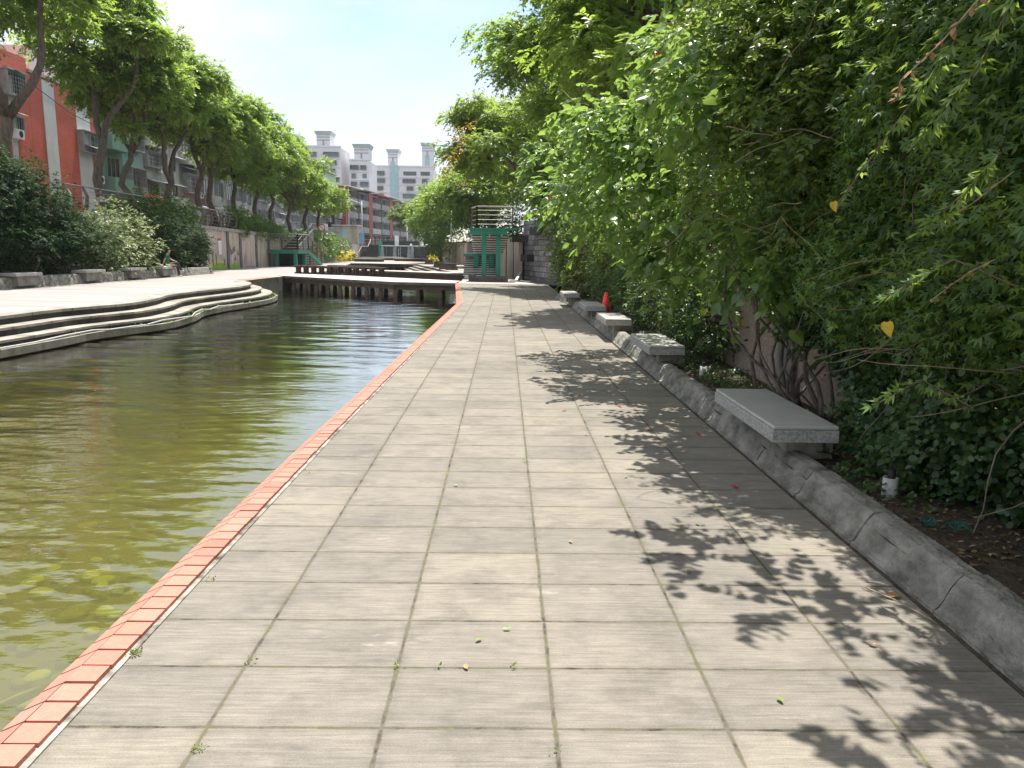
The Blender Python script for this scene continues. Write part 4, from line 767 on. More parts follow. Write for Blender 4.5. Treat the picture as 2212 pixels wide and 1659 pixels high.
def plain(name, lab, u0, u1, vt, m, floors=3, seed=1, roof=None, depth=11, dens=.8):
    """u0<u1 picture span on the X=-32 street front"""
    ym = yb((u0+u1)/2); B = Bld(name, lab, XB, yb(u0), XB, yb(u1)-.02, zl(ym)-.1, zb((u0+u1)/2, vt), m, depth); rnd = random.Random(seed); H_ = (B.zt-B.z0)/floors; nb_ = max(1, int(B.L/3.1)); w_ = B.L/nb_
    for f in range(floors):
        z = B.z0+f*H_
        for k in range(nb_):
            c = (k+.5)*w_; r_ = rnd.random()
            if f and r_ < .45: B.win(c, z+.85, w_*.78, H_*.5, int(w_*4), rnd.choice((.35,.5)), rows=rnd.choice((0,4)))
            elif f and r_ < .75: B.balcony(k*w_+.15, (k+1)*w_-.15, z+.1, .95, .9, rnd.choice((M['render_pale'], M['render_grey'], m))); B.win(c, z+1.1, w_*.6, H_*.5, 0, 0)
            else: B.win(c, z+.9, w_*.5, H_*.45, 6 if rnd.random() < .5 else 0, .05)
            if rnd.random() < .35: B.ac(c+w_*.36, z+.5)
            if rnd.random() < .3: B.awn(k*w_+.1, (k+1)*w_-.1, z+H_-.12, .8, M['awn'])
    B.part('parapet', 0, B.L, -.25, .1, B.zt+.002, B.zt+.3, M['render_grey'])
    if roof: B.part('roof', -.2, B.L+.2, -depth*.6, .4, B.zt+.31, B.zt+.42, roof)
    return B
G_ = plain('green_house', 'narrow building clad in green corrugated sheet with small windows', 216, 262, 236, M['corr_green'], 3, 11)
T2 = plain('teal_house', 'building with a pale teal upper storey and long caged windows', 262.2, 302, 268, M['wall_teal'], 3, 4)
T2.part('cladding', 0, T2.L, .003, .03, T2.z0, T2.z0+5.6, M['render_grey'])
B = Bld('maroon_roof_house', 'building with maroon corrugated upper wall behind the green house', -36, yb(218), -36, yb(330), 3, zb(240,212), M['maroon'], 9)
plain('concrete_house', 'pale concrete building with a plain panelled upper storey behind the forked tree', 302.2, 383, 262, M['render_pale'], 4, 5)
S5 = plain('shop_building', 'grey building with white shutters above a shop with a red sign', 383.2, 428, 280, M['render_grey'], 3, 6); S5.awn(.2, S5.L-.2, S5.z0+3.2, 1.6, M['roofred'], .3)
plain('grey_tower_house', 'dark grey windowless slab building between the twin tree trunks', 428.2, 455, 300, M['render_dirty'], 3, 7)
plain('white_house', 'narrow white building with small windows beyond the twin trunks', 455.2, 478, 305, M['render_white'], 3, 8)
plain('beige_house', 'dirty beige building with air conditioners and a green awning', 478.2, 540, 330, M['render_beige'], 3, 9, dens=.9)
plain('long_terrace', 'long grey terrace mostly hidden behind the tree trunks', 540.2, 640, 385, M['render_grey'], 4, 10)
E9 = plain('green_roof_house', 'building with a pale green rooftop room left of the brown terrace', 640.2, 734, 400, M['render_dirty'], 4, 12)
E9.part('rooftop_room', E9.L-30, E9.L-3, -9, -.3, E9.zt+.31, E9.zt+2.9, M['roofgreen']); E9.part('rooftop_sheet', E9.L-31, E9.L-2, -9.5, .3, E9.zt+2.92, E9.zt+3.1, M['roofgreen']); 
cb = MB(); cb.tube([atx(40,160,-31.7)+Vector((0,0,-.3*math.sin(0))), atx(100,205,-31.7), atx(150,243,-31.7), atx(198,268,-31.7)], .03, 5); tag(cb.build('cable', M['black']), 'thin dark cable sagging across the striped brick facade', 'cable')
# shop sign
sg = thing('shop_sign', 'orange and red shop sign with pale characters over the hedge', 'sign', (-30.2, yb(366), 0)); yy0 = at(340,420,0.001) if False else None
ys0, ys1 = -30.2/-((1091-334)/FPX), -30.2/-((1091-394)/FPX); ys0 = 30.2/((1091-334)/FPX); ys1 = 30.2/((1091-394)/FPX); sg.location = (-30.2, ys0, 0)
zs0, zs1 = 5.15, 5.95
MB().box(-.1, 0, 0, ys1-ys0, zs0, zs1).build('board', mat('sign_orange', (.75,.2,.08), (.7,.12,.08), 1.2, .5), sg)
def text(body, loc, rot, size, m, parent, name='lettering', ext=.01):
    c = bpy.data.curves.new(name, 'FONT'); c.body = body; c.size = size; c.extrude = ext; c.align_x = 'CENTER'; c.align_y = 'CENTER'
    o = bpy.data.objects.new(name, c); COL.objects.link(o); bpy.context.view_layer.update()
    me = bpy.data.meshes.new_from_object(o.evaluated_get(bpy.context.evaluated_depsgraph_get())); bpy.data.objects.remove(o); bpy.data.curves.remove(c)
    me.materials.clear(); me.materials.append(m); o = bpy.data.objects.new(name, me); COL.objects.link(o); o.parent = parent; o.location = loc; o.rotation_euler = rot; return o
text('由 宏', (.02, (ys1-ys0)*.52, (zs0+zs1)/2), (R(90),0,R(90)), .6, mat('sign_lilac', (.7,.6,.75), (.6,.5,.7), 2, .5), sg)

# brown-red terrace seen obliquely
P0 = (-31.7,151.0); P1 = (-26.6,206.0)
B = Bld('brown_terrace', 'old brown and red four storey terrace with caged balconies and pale tin roof', P0[0], P0[1], P1[0], P1[1], 2.2, 13.4, M['render_brown'], 12)
M['lintel'] = mat('red_brown_tile', (.33,.085,.07), (.2,.06,.05), 1, .8); rnd = random.Random(21); nb_ = 6; w_ = B.L/nb_; fh = 2.75
for f in range(4):
    for k in range(nb_):
        z = B.z0+.1+f*fh; a, b = k*w_+.5, (k+1)*w_-.5
        if f == 0: B.win((a+b)/2, z+.3, w_*.6, 1.9, 8, .2, mf=M['render_pale' if k % 2 else 'steelgrey']); B.awn(a, b, z+2.6, 1.4, rnd.choice((M['awn'], M['corr_green'], M['render_dirty'])))
        else:
            B.balcony(a, b, z, 1.0, 1.1, rnd.choice((M['render_dirty'], M['render_grey'], M['render_pale'], M['render_dirty'])))
            B.win((a+b)/2, z+1.02, w_*.62, 1.4, rnd.choice((5,8)), .9, mg=rnd.choice((M['glassdark'], M['glassdark'], M['glassteal'])), mf=rnd.choice((M['steelgrey'], M['render_dirty'], M['render_pale'])))
for k in (0, 2, 4, 6): B.part('pier', max(0,k*w_-1.5), min(B.L,k*w_+1.5), .003, 1.14, B.z0, B.zt, M['lintel'])
for k, m_ in enumerate((M['roofwhite'], M['roofwhite'], M['roofred'], M['roofwhite'], M['roofwhite'])): B.part('roof', k*B.L/5+.03, (k+1)*B.L/5-.03, -4, 1.7, 13.42+(.25 if k % 2 else 0), 13.6+(.25 if k % 2 else 0), m_)
MB().tube([B.T @ Vector((1.5, 1.25, 2.2)), B.T @ Vector((1.5, 1.25, 13.3))], .12, 8).build('downpipe', M['render_white'], B.t)
B = Bld('white_roof_building', 'low building with a white roof beyond the brown terrace', -26.4, 207, -18, 232, 2.2, 12.0, M['render_dirty'], 12); B.part('roof', -.5, B.L+.5, -5, 1.2, 12.02, 12.4, M['roofwhite'])
for k in range(6): B.win((k+.5)*B.L/6, 8.5, 3, 1.6, 8, .3); B.win((k+.5)*B.L/6, 5.3, 3, 1.6, 8, .3)
# white apartment blocks far behind
def apartment(lab, u0, u1, vt, Yc, floors, towers, seed, corner=None, stair=None):
    a = at(u0, vt, Yc); b = at(u1, vt, Yc); zt_ = a.z; B = Bld('apartment_block', lab, a.x, Yc, b.x, Yc, 2.2, zt_, M['apt_white'], 18, 'apartment building', 'white apartment blocks on the skyline'); rnd = random.Random(seed)
    fh = 3.05; n = int((zt_-3)/fh); nb_ = max(2, round(B.L/6.0)); w_ = B.L/nb_
    for f in range(max(0, n-9), n):
        z = zt_-1.6-(n-f)*fh+.3
        for k in range(nb_):
            if stair is not None and k == stair: continue
            c = (k+.5)*w_+rnd.uniform(-.25,.25); B.win(c, z+.9, w_*rnd.choice((.84,.84,.6,.42)), 1.6, rnd.choice((0,8,12)), rnd.choice((.1,.6,.9)), mg=M['glassteal' if rnd.random() < .45 else 'glassdark'], mf=M['steelgrey'])
        B.part('balcony_band', .1, B.L-.1, .003, .32, z+.0, z+.6, M['apt_white'])
        # side windows
    B.part('parapet', -.2, B.L+.2, -.4, .35, zt_+.002, zt_+.55, M['apt_white'])
    if stair is not None: B.part('glass_stair', stair*w_+w_*.25, stair*w_+w_*.75, .004, .6, 4, zt_+.5, M['aptteal'])
    for (tu0, tu1, tv, tw, arched) in towers:
        q0 = at(tu0, tv, Yc).x-a.x; q1 = at(tu1, tv, Yc).x-a.x; z2 = at(tu0, tv, Yc).z
        B.part('roof_tower', q0, q1, -8, -.5, zt_+.56, z2-1.4, M['apt_white'])
        o = MB(); v = [B.T @ Vector(p_) for p_ in ((q0-.2,-8.2,z2-1.4),(q1+.2,-8.2,z2-1.4),(q1+.2,-.3,z2-1.4),(q0-.2,-.3,z2-1.4),(q0-.7,-8.7,z2),(q1+.7,-8.7,z2),(q1+.7,.2,z2),(q0-.7,.2,z2))]; o.add(v, ((0,3,2,1),(4,5,6,7),(0,1,5,4),(1,2,6,5),(2,3,7,6),(3,0,4,7))); o.build('flared_cap', M['captop'], B.t)
        o = MB(); 
        for zz in (z2-2.3, z2-3.4): o.box(q0-.05, q1+.05, -.499, -.4, zz, zz+.3, 0, B.T)
        o.box((q0+q1)/2-.3, (q0+q1)/2+.3, -.499, -.42, zt_+.6, z2-3.41, 0, B.T); o.build('trim', M['capgrey'], B.t)
        if arched:
            c = (q0+q1)/2; wv = (q1-q0)*.2; zz = zt_-1; o = MB(); pts = [(c-wv, zz), (c+wv, zz), (c+wv, z2-5.5)]+[(c+wv*math.cos(R(x)), z2-5.5+wv*math.sin(R(x))) for x in range(20, 180, 20)]+[(c-wv, z2-5.5)]
            o.add([B.T @ Vector((x, -.36, z)) for x, z in pts]+[B.T @ Vector((x, -.49, z)) for x, z in pts], [tuple(range(len(pts)))]+[(i,(i+1)%len(pts),(i+1)%len(pts)+len(pts),i+len(pts)) for i in range(len(pts))]); o.build('arched_window', M['aptteal'], B.t)
    return B
M['captop'] = mat('grey_green_cap', (.40,.45,.45), (.34,.39,.39), 1, .8, .1); M['capgrey'] = mat('mauve_trim', (.33,.31,.36), (.27,.25,.3), 1, .8, .1); M['aptteal'] = mat('teal_curtain_glass', (.36,.52,.54), (.26,.42,.45), .9, .25, .1)
apartment('white apartment block at left of the skyline with teal windows and one flared roof tower', 655, 735, 317, 300, 12, ((682.5,711.5,282.5,0,0),), 2)
apartment('plain pale apartment block second from left with a notched flared tower', 754, 797, 346, 300, 11, ((764,795,310.5,0,0),), 3)
apartment('wide white apartment block with a teal glass stairwell and two arched window towers', 801, 935, 359.5, 330, 11, ((837,858.5,322,0,1),(911,934,308,0,1)), 4, stair=1)
apartment('white apartment block mostly hidden behind the left trees, only its tower cap showing', 590, 648, 345, 310, 11, ((612,643,290,0,0),), 6)

# ------------------------------------------------------------------ trees
def skeleton(base, fork_z, crown_c, crown_r, r0, rnd, forks=3, twist=.5, name='trunk', mat_=None, parent=None, puffs=()):
    mb = MB(); base = Vector(base); top = Vector((base.x+rnd.uniform(-.3,.3), base.y+rnd.uniform(-.3,.3), fork_z)); n = 6; pts = [base-Vector((0,0,.15))]; rad = [r0*1.35]
    for i in range(1, n+1): q = base.lerp(top, i/n) + Vector((math.sin(i*1.3+rnd.random())*twist*.22, math.cos(i*1.1)*twist*.15, 0)); pts.append(q); rad.append(r0*(1.05-.25*i/n))
    mb.tube(pts, rad, 10); tips = []
    for k in range(forks):
        a = 2*math.pi*(k+rnd.uniform(-.2,.2))/forks+.6; e = Vector(crown_c)+Vector((math.cos(a)*crown_r[0]*.5, math.sin(a)*crown_r[1]*.5, rnd.uniform(-.1,.4)*crown_r[2])); 
        lp = limb(mb, pts[-1]-Vector((0,0,.25)), e, r0*.72, r0*.28, rnd, .35, 8, 7); tips += lp[3:]
    for c, r in puffs:
        c = Vector(c); q = min(tips, key=lambda t_: (t_-c).length + max(0, t_.z-c.z)*1.5); limb(mb, q, c, r0*.2, r0*.06, rnd, .3, 5, 4)
    return mb.build(name, mat_ or M['bark'], parent, True)
def crown_puffs(rnd, c, r, n, pr, flat=.55, hollow=.45):
    out_ = []
    for k in range(n):
        while True:
            d = Vector((rnd.gauss(0,1), rnd.gauss(0,1), rnd.gauss(0,1))).normalized()
            if d.z > -.45 or rnd.random() < .3: break
        f = hollow+(1-hollow)*rnd.random()**.6; s_ = pr*rnd.uniform(.7,1.25); out_.append(((c[0]+d.x*r[0]*f, c[1]+d.y*r[1]*f, c[2]+d.z*r[2]*f), (s_, s_, s_*flat)))
    return out_
def tree(lab, base, fork_z, cc, cr_, r0, n=34, pr=1.15, seed=1, dens=20, leaf=.17, m='lf_tree', tpl='quad', K=10, slen=.42, forks=3, grp='trees along the left street', name='street_tree', twist=.5, flat=.55):
    rnd = random.Random(seed); t_ = thing(name, lab, 'tree', base, 0, grp); b0 = Vector(base); rel = lambda p_: (p_[0]-b0.x, p_[1]-b0.y, p_[2]-b0.z)
    pf = crown_puffs(rnd, rel(cc), cr_, n, pr, flat); skeleton((0,0,0), fork_z-b0.z, rel(cc), cr_, r0, rnd, forks, twist, 'trunk', M['bark'], t_, pf)
    foliage('crown', pf, dens, K, slen, leaf, tpl, M[m], t_, seed, up=1.0, droop=.35, lump=.28, shell=.7, bottom=.5); return t_
XT = -22.3
def ty(u): return atx(u, 400, XT).y
tl = [ # u, crown top v, trunk radius, label
 (25, -260, .30, 'leftmost tree, its thick trunk cut by the left edge of the photo'), (214, -60, .26, 'tall tree with a bent trunk in front of the white stripe of the brick building'),
 (284, 40, .2, 'crooked zigzag tree in front of the green house'), (360, 95, .24, 'tree forking low into a wide Y before the pale concrete building'), (428, 165, .22, 'left one of the two close leaning trunks before the grey slab building'),
 (458, 185, .22, 'right one of the two close leaning trunks before the white house'), (512, 215, .2, 'tree behind the lamp post, with a steep narrow fork'), (548, 225, .2, 'leaning tree third before the landing stair'),
 (583, 255, .2, 'slender tree above the hedge left of the landing stair'), (620, 290, .2, 'tree directly above the green landing stair'), (655, 330, .22, 'thick trunked tree behind the stair railings'), (690, 375, .2, 'last tree of the left row, nearest the brown terrace')]
for i, (u, vt, r0, lab) in enumerate(tl):
    y = ty(u); zb_ = zl(y); zt_ = XT*0+atx(u, 400, XT).y; zt_ = at(u-(400-vt)*.04, vt+12, zt_).z; zt_ = min(zt_, 16.0)+(0, .3, -.4, .5, -.5, .4, -.3, .5, -.4, .3, -.3, .2)[i]; ch = 1.1*min(3.1, (zt_-zb_)*(.25 if i < 6 else .33)); cz = zt_-ch*.95
    rx = (3.7 if i > 1 else 4.6) if i < 7 else (3.7 if i < 10 else 2.9)
    tree(lab, (XT, y, zb_), zb_+ (2.9 if i == 3 else 4.3 if i < 8 else 3.6), (XT+(.3 if i < 7 else 0), y-.3, cz), (rx*(.88, .95, .8, 1.0, .8, .95, .85, 1.0, .8, .95, .85, .9)[i], rx*.8 if i < 4 else 3.7, ch), r0, 40 if i < 6 else 32, .95, 40+i, 16 if i < 6 else 14, .23 if i < 6 else .25, K=10 if i < 6 else 8, forks=2 if i in (1,3) else 3, twist=1.6 if i == 2 else .7)
# right bank trees
tree('tall pale leaved tree leaning over the right wall above the broad leaved shrubs', (4.6, 19.5, 2.5), 5.0, (3.9, 19.5, 7.2), (2.9, 4.0, 3.4), .2, 44, .9, 71, 28, .15, 'lf_tree_r', 'oval', 10, .34, 4, 'trees on the right bank')
tree('big dark tree rising behind the stone wall on the right', (4.9, 33, 2.5), 5.5, (3.9, 33.5, 8.6), (4.3, 5.0, 5.2), .3, 60, 1.25, 72, 24, .19, 'lf_tree', 'quad', 10, .4, 4, 'trees on the right bank')
t3 = tree('right bank tree with patches of orange yellow blossom', (2.6, 52, 2.5), 5.0, (.9, 52, 7.9), (4.6, 5.0, 4.0), .26, 46, 1.25, 73, 20, .21, 'lf_tree_r', 'quad', 10, .42, 4, 'trees on the right bank')
rg = np.random.default_rng(5); fb_ = [((x-2.6, 0, z-2.5), (.55,.5,.4)) for x, z in ()]
fl = [at(u, v, 47.6) for u, v in ((985,292),(1000,300),(975,335),(965,355),(990,318),(1003,415-20),(1010,270),(958,372))]; b0 = Vector((2.6,52,2.5))
foliage('blossom', [(tuple(p_-b0), (.45,.5,.3)) for p_ in fl], 9, 5, .22, .10, 'quad', M['lf_flower'], t3, 9)
tree('round tree on the right bank beyond the blossom tree', (-1.2, 74, 2.5), 5.2, (-3.0, 74, 6.9), (4.4, 4.6, 3.6), .26, 40, 1.3, 74, 15, .24, 'lf_tree', 'quad', 8, .45, 3, 'trees on the right bank')
tree('dense tree on the right bank with low branches before the apartments', (-3.6, 92, 2.5), 4.6, (-6.6, 92, 6.2), (4.2, 4.6, 3.2), .24, 34, 1.3, 75, 14, .26, 'lf_tree', 'quad', 8, .45, 3, 'trees on the right bank')
tree('far right bank tree half hidden by the others', (4.5, 66, 2.5), 5.2, (4, 66, 8), (4.5, 4.6, 4.0), .26, 36, 1.4, 76, 13, .26, 'lf_tree', 'quad', 8, .45, 3, 'trees on the right bank')
tree('yellow green feathery tree by the far street lamp', (-16.5, 146, 2.4), 5.0, (-16.8, 146, 7.6), (4.0, 3.5, 2.2), .18, 26, 1.3, 77, 12, .3, 'lf_small', 'quad', 8, .5, 3, 'small trees near the weir', 'small_tree')
tree('glossy dark green tree right of the weir', (-11.2, 122, 2.5), 4.2, (-11.8, 121, 6.6), (2.8, 3, 2.3), .18, 26, 1.3, 78, 12, .3, 'lf_tree_r', 'quad', 8, .5, 3, 'small trees near the weir', 'small_tree')

# ------------------------------------------------------------------ shrubs and hedges
def shrub(name, lab, blobs, dens, K, slen, leaf, tpl, m, seed, cat='shrub', grp=None, base=None, stems=0, stem_r=.02, sm='bark2', **k):
    c = Vector((0,0,0))
    for b_, r_ in blobs: c += Vector(b_)
    c /= len(blobs); z0 = base if base is not None else 0; t_ = thing(name, lab, cat, (c.x, c.y, z0), 0, grp); rel = [((b_[0]-c.x, b_[1]-c.y, b_[2]-z0), r_) for b_, r_ in blobs]
    foliage('foliage', rel, dens, K, slen, leaf, tpl, M[m], t_, seed, **k); rnd = random.Random(seed)
    if stems:
        mb = MB()
        for q in range(stems):
            b_, r_ = rnd.choice(rel); f = Vector(b_)+Vector((rnd.uniform(-.4,.4)*r_[0], rnd.uniform(-.4,.4)*r_[1], rnd.uniform(-.2,.5)*r_[2])); s_ = Vector((f.x*.6+rnd.uniform(-.1,.1)+(.15 if base == .12 else 0), f.y*.8+rnd.uniform(-.2,.2), 0))
            limb(mb, s_, f, stem_r*rnd.uniform(.7,1.2), stem_r*.35, rnd, .4, 5, 6)
        mb.build('stem', M[sm], t_, True)
    return t_
def bl(*a): return [((at(u,v,y).x, y, at(u,v,y).z), (r,r*1.0,r*f) if not isinstance(r, tuple) else r) for u, v, y, r, f in a]
# left planter shrubs
D_ = dict(up=.7, droop=.15, lump=.3, shell=.5)
dk = [((-18.6,y,z),(1.5,1.7,h)) for y,z,h in ((20,2.4,2.2),(22.5,2.6,2.2),(25,2.7,2.2),(27.4,2.8,2.1),(29.6,3.2,1.6),(31.4,2.7,1.3),(28.5,1.6,1.3),(31.6,1.6,1.3),(33.6,1.9,1.3),(24,1.3,1.2))]+[((-18.9,y,z),(1.4,1.5,1.0)) for y,z in ((23,4.6),(25,4.6),(26.8,4.5),(28.6,4.2),(30,3.8))]
shrub('large_shrub', 'massive dark green shrub at the left edge, higher than the wall', dk, 46, 8, .22, .11, 'quad', 'lf_dark', 101, base=.3, stems=14, stem_r=.06, grp='shrubs in the left planter', **D_)
shrub('variegated_shrub', 'pale silvery variegated shrub between two dark ones on the left', [((-18.3,y,z),(1.3,1.2,h)) for y,z,h in ((35.2,1.8,1.3),(36.8,2.0,1.3),(38.2,1.9,1.3),(36.2,1.2,.9),(38.0,1.0,.7))], 42, 8, .2, .10, 'quad', 'lf_pale', 102, base=.3, stems=6, stem_r=.04, grp='shrubs in the left planter', **D_)
shrub('large_shrub', 'dark green shrub behind the seated person, its right side against the wall panel', [((-18.6,y,z),(1.3,1.15,h)) for y,z,h in ((40.0,2.0,1.35),(42.0,2.1,1.4),(43.8,2.0,1.5),(45.4,1.9,1.5),(46.6,1.7,1.3),(42,1.1,.9),(45.5,1.0,.9))], 38, 8, .22, .11, 'quad', 'lf_dark', 103, base=.3, stems=10, stem_r=.04, grp='shrubs in the left planter', **D_)
shrub('hedge', 'dark and bright green hedge bulging over the left wall top beside the curved railing', [((-20.6,y,z),(1.1,1.2,h)) for y,z,h in ((43.2,3.5,.8),(45,3.7,.9),(46.8,3.75,.85),(48.4,3.7,.8),(49.6,3.5,.7),(47,3.2,.8),(49.4,3.1,.7))], 26, 8, .24, .14, 'quad', 'lf_bright', 104, 'hedge', 'hedges on the left wall', base=2.9, **D_)
shrub('hedge', 'bright hedge on top of the painted wall left of the green landing', [((-20.4,y,z),(.95,1.2,h)) for y,z,h in ((59.2,3.5,.9),(61,3.6,.9),(63,3.5,.9),(65,3.4,.85),(67,3.2,.8),(69,3.1,.7),(71,3.0,.7),(60,2.9,.5),(64,2.8,.5),(67,2.7,.5))], 26, 8, .24, .14, 'quad', 'lf_bright', 105, 'hedge', 'hedges on the left wall', base=2.6, **D_)
shrub('hedge', 'dark hedge hanging over the wall just beyond the green landing stair', [((-20.1,y,z),(1.1,1.4,h)) for y,z,h in ((76.5,2.4,1.2),(79,2.2,1.4),(82,2.0,1.5),(85,1.8,1.5),(88,1.9,1.4),(91,1.9,1.3),(81,3.0,.8),(86,2.9,.7),(94,2.0,1.1))], 9, 8, .3, .2, 'quad', 'lf_bright', 106, 'hedge', 'hedges on the left wall', base=.2, **D_)
shrub('hanging_ivy', 'yellow green ivy spilling over the wall left of the far stairs', [((-20.6-(y-86)*.111,y,z),(.7,2.2,h)) for y,z,h in ((97,2.3,.8),(101,2.4,.8),(105,2.3,.7),(110,2.3,.7),(115,2.3,.7),(120,2.3,.7))], 7, 8, .3, .22, 'quad', 'lf_small', 107, 'ivy', base=1.5, **D_)
for x, y, l in ((-20.0,97,'dull yellow shrub at the wall foot just beyond the landing stair'), (-21.6,108,'bright yellow shrub at the wall foot below the ivy')):
    shrub('yellow_shrub', l, [((x,y,.75),(.9,1.0,.65)), ((x-.8,y+1.2,.65),(.8,.9,.55))], 24, 6, .2, .15, 'quad', 'lf_yellow', int(y), grp='yellow shrubs', base=0)
# right far bushes
shrub('hanging_bush', 'tall bushy mass hanging over the bank wall right of the weir', bl((918,478,108,(1.7,2,1.7),1),(940,475,104,(1.9,2,2.2),1),(938,510,104,(1.6,2,2.0),1),(942,545,104,(1.1,1.4,1.8),1),(908,500,108,(1.1,1.4,1.0),1)), 12, 8, .35, .24, 'quad', 'lf_bright', 111, base=0, grp='bushes on the right bank', **D_)
shrub('round_bush', 'rounded fine leaved bush above the pale panel wall', bl((962,505,88,(1.6,1.4,1.7),1),(955,530,88,(1.2,1.2,1.5),1)), 16, 8, .28, .14, 'quad', 'lf_bright', 112, base=1, grp='bushes on the right bank', **D_)
shrub('round_bush', 'smaller rounded bush between the lamp post and the green stair railing', bl((1003,497,70,(1.1,1.1,1.2),1)), 20, 8, .25, .13, 'quad', 'lf_bright', 113, base=2.5, grp='bushes on the right bank', **D_)
shrub('low_bush', 'dark bushes on the right street behind the green stair railing', bl((1060,490,50,(1.3,1,.8),1),(1090,485,48,(1.2,1,.9),1),(1040,492,52,(1,1,.7),1),(1118,470,44,(.8,.9,1.1),1)), 14, 8, .28, .16, 'quad', 'lf_dark', 114, base=2.5, grp='bushes on the right bank', **D_)
shrub('yellow_shrub', 'small yellow flowering shrub beside the farthest stool', [((-8.9,97,.5),(.6,.6,.5))], 24, 6, .18, .14, 'quad', 'lf_yellow', 115, grp='yellow shrubs')

# right planter vegetation -------------------------------------------------
def stemset(t_, specs, m='bark2', name='stem', seed=1):
    rnd = random.Random(seed); mb = MB()
    for a, b, r in specs: limb(mb, a, b, r, r*.55, rnd, .55, 7, 8)
    return mb.build(name, M[m], t_, True)
hb = bl((1268,262,9.6,.36,.7),(1330,245,9,.38,.7),(1238,425,11.6,.46,1),(1265,335,11,.4,.9),(1385,300,9,.6,.9),(1345,420,10.5,.66,1),(1450,390,8.8,.7,1),(1478,130,7.0,.40,.8),(1462,225,7.6,.40,.8),(1545,230,6.2,.4,.9),
        (1450,545,9.0,.5,.9),(1590,90,6.1,.42,1),(1600,600,6.9,.33,.7),(1335,495,12,.45,.9),(1700,590,5.8,.22,.7),(1540,420,7.6,.5,1),(1660,520,6.2,.36,.9))
hb += [((1.05,4.75,3.25),(.2,.3,.16)), ((1.4,4.2,3.3),(.22,.3,.18)), ((1.3,2.95,3.3),(.2,.3,.16)), ((1.75,3.4,3.5),(.25,.35,.2))]
hb = [((min(b_[0], 2.45), b_[1], b_[2]), r_) for b_, r_ in hb]
hs = bl((1560,300,6.9,.5,1),(1640,330,6.0,.5,1),(1520,480,8.1,.6,1),(1610,470,6.6,.46,1),(1700,110,5.3,.45,1),(1720,340,5.3,.42,1),(1720,500,5.6,.36,.9),(1590,-20,5.8,.5,1),(1690,-60,5.4,.5,1),(1640,180,5.9,.45,1),(1780,200,5.1,.35,1),(1560,130,6.6,.45,1))
hs = [((min(b_[0]+.08, 2.45), b_[1], b_[2]), r_) for b_, r_ in hs]
tang = shrub('tangled_shrub', 'dense tangle of small leaves and bare twigs between the broad leaved shrub and the creeper', hs, 105, 8, .12, .046, 'oval', 'lf_mix', 202, base=.12, up=.4, droop=.25, shell=.8, lump=.32, bottom=.8)
hib = shrub('broadleaf_shrub', 'huge sprawling broad leaved shrub with red flowers overhanging the path', hb, 48, 7, .2, .076, 'heart', 'lf_hib', 201, base=.12, grp=None, up=.5, droop=.3, shell=.8, lump=.32, bottom=.8)
rel_ = [((b_[0]-hib.location.x, b_[1]-hib.location.y, b_[2]-.12), (r_[0]*1.05, r_[1]*1.05, r_[2]*1.05)) for b_, r_ in hb+hs[::2]]
foliage('large_leaves', rel_[:17], 5, 4, .25, .135, 'heart', M['lf_hib'], hib, 205, up=.5, droop=.5, shell=.15, lump=.25)
hc = hib.location.copy(); rnd = random.Random(33)
sp_ = []
for k in range(13):
    b0_ = Vector((2.45+rnd.uniform(-.12,.25), 6.4+rnd.uniform(-.5,.9), .12)); e = Vector((b0_.x+rnd.uniform(-.55,.25), b0_.y+rnd.uniform(-.6,1.0), rnd.uniform(1.2,2.0))); sp_.append((b0_-hc, e-hc, rnd.uniform(.009,.024)))
for b_, r_ in [q for q in hb[:16:2] if q[0][1] < 8.7]:
    for k in range(1): sp_.append((Vector((2.6, 6.3+(min(12, b_[1])-6.3)*.5+rnd.uniform(-.3,.3), .15))-hc, Vector(b_)+Vector((rnd.uniform(-.2,.2),rnd.uniform(-.2,.2),rnd.uniform(-.1,.2)))+Vector((.3,.2,0))-hc, rnd.uniform(.007,.014)))
stemset(hib, sp_, seed=4)
# bare straw coloured twigs inside
tw = MB()
for k in range(110):
    b_, r_ = rnd.choice(hb[:16]+hs+hs); q = Vector(b_)+Vector((rnd.uniform(-1,.2)*r_[0], rnd.uniform(-1,1)*r_[1], rnd.uniform(-1,1)*r_[2]))-hc; e = q+Vector((rnd.uniform(-.4,.4), rnd.uniform(-.5,.5), rnd.uniform(-.35,.35))); limb(tw, q, e, .004, .0025, rnd, .2, 4, 4)
tw.build('twig', M['twig'], hib)
# red flowers: part each
fm = MB()
for (u, v, y) in ((1433,135,8.6),(1405,142+20,9.2),(1392,255,9.3),(1460,234,8.6),(1494,243,8),(1470,283,8.3),(1433,300,9.1),(1502,312,8),(1345,258,10),(1285,266,10.6),(1549,345,7.2),(1465,345,8.6),(1370,350,9.6),(1205,430,12),(1500,395,8.2)):
    c = at(u, v, y)-hc-Vector((.12,.25,0)); f = MB()
    for k in range(5):
        a = k*1.256; f.add([c, c+Vector((math.cos(a)*.03, -.01, math.sin(a)*.03)), c+Vector((math.cos(a+.35)*.055, .0, math.sin(a+.35)*.055)), c+Vector((math.cos(a+.8)*.03, -.012, math.sin(a+.8)*.03))], ((0,1,2,3),))
    f.tube([c, c+Vector((-.02,-.05,-.01))], .004, 5); f.build('flower', M['petal'], hib)
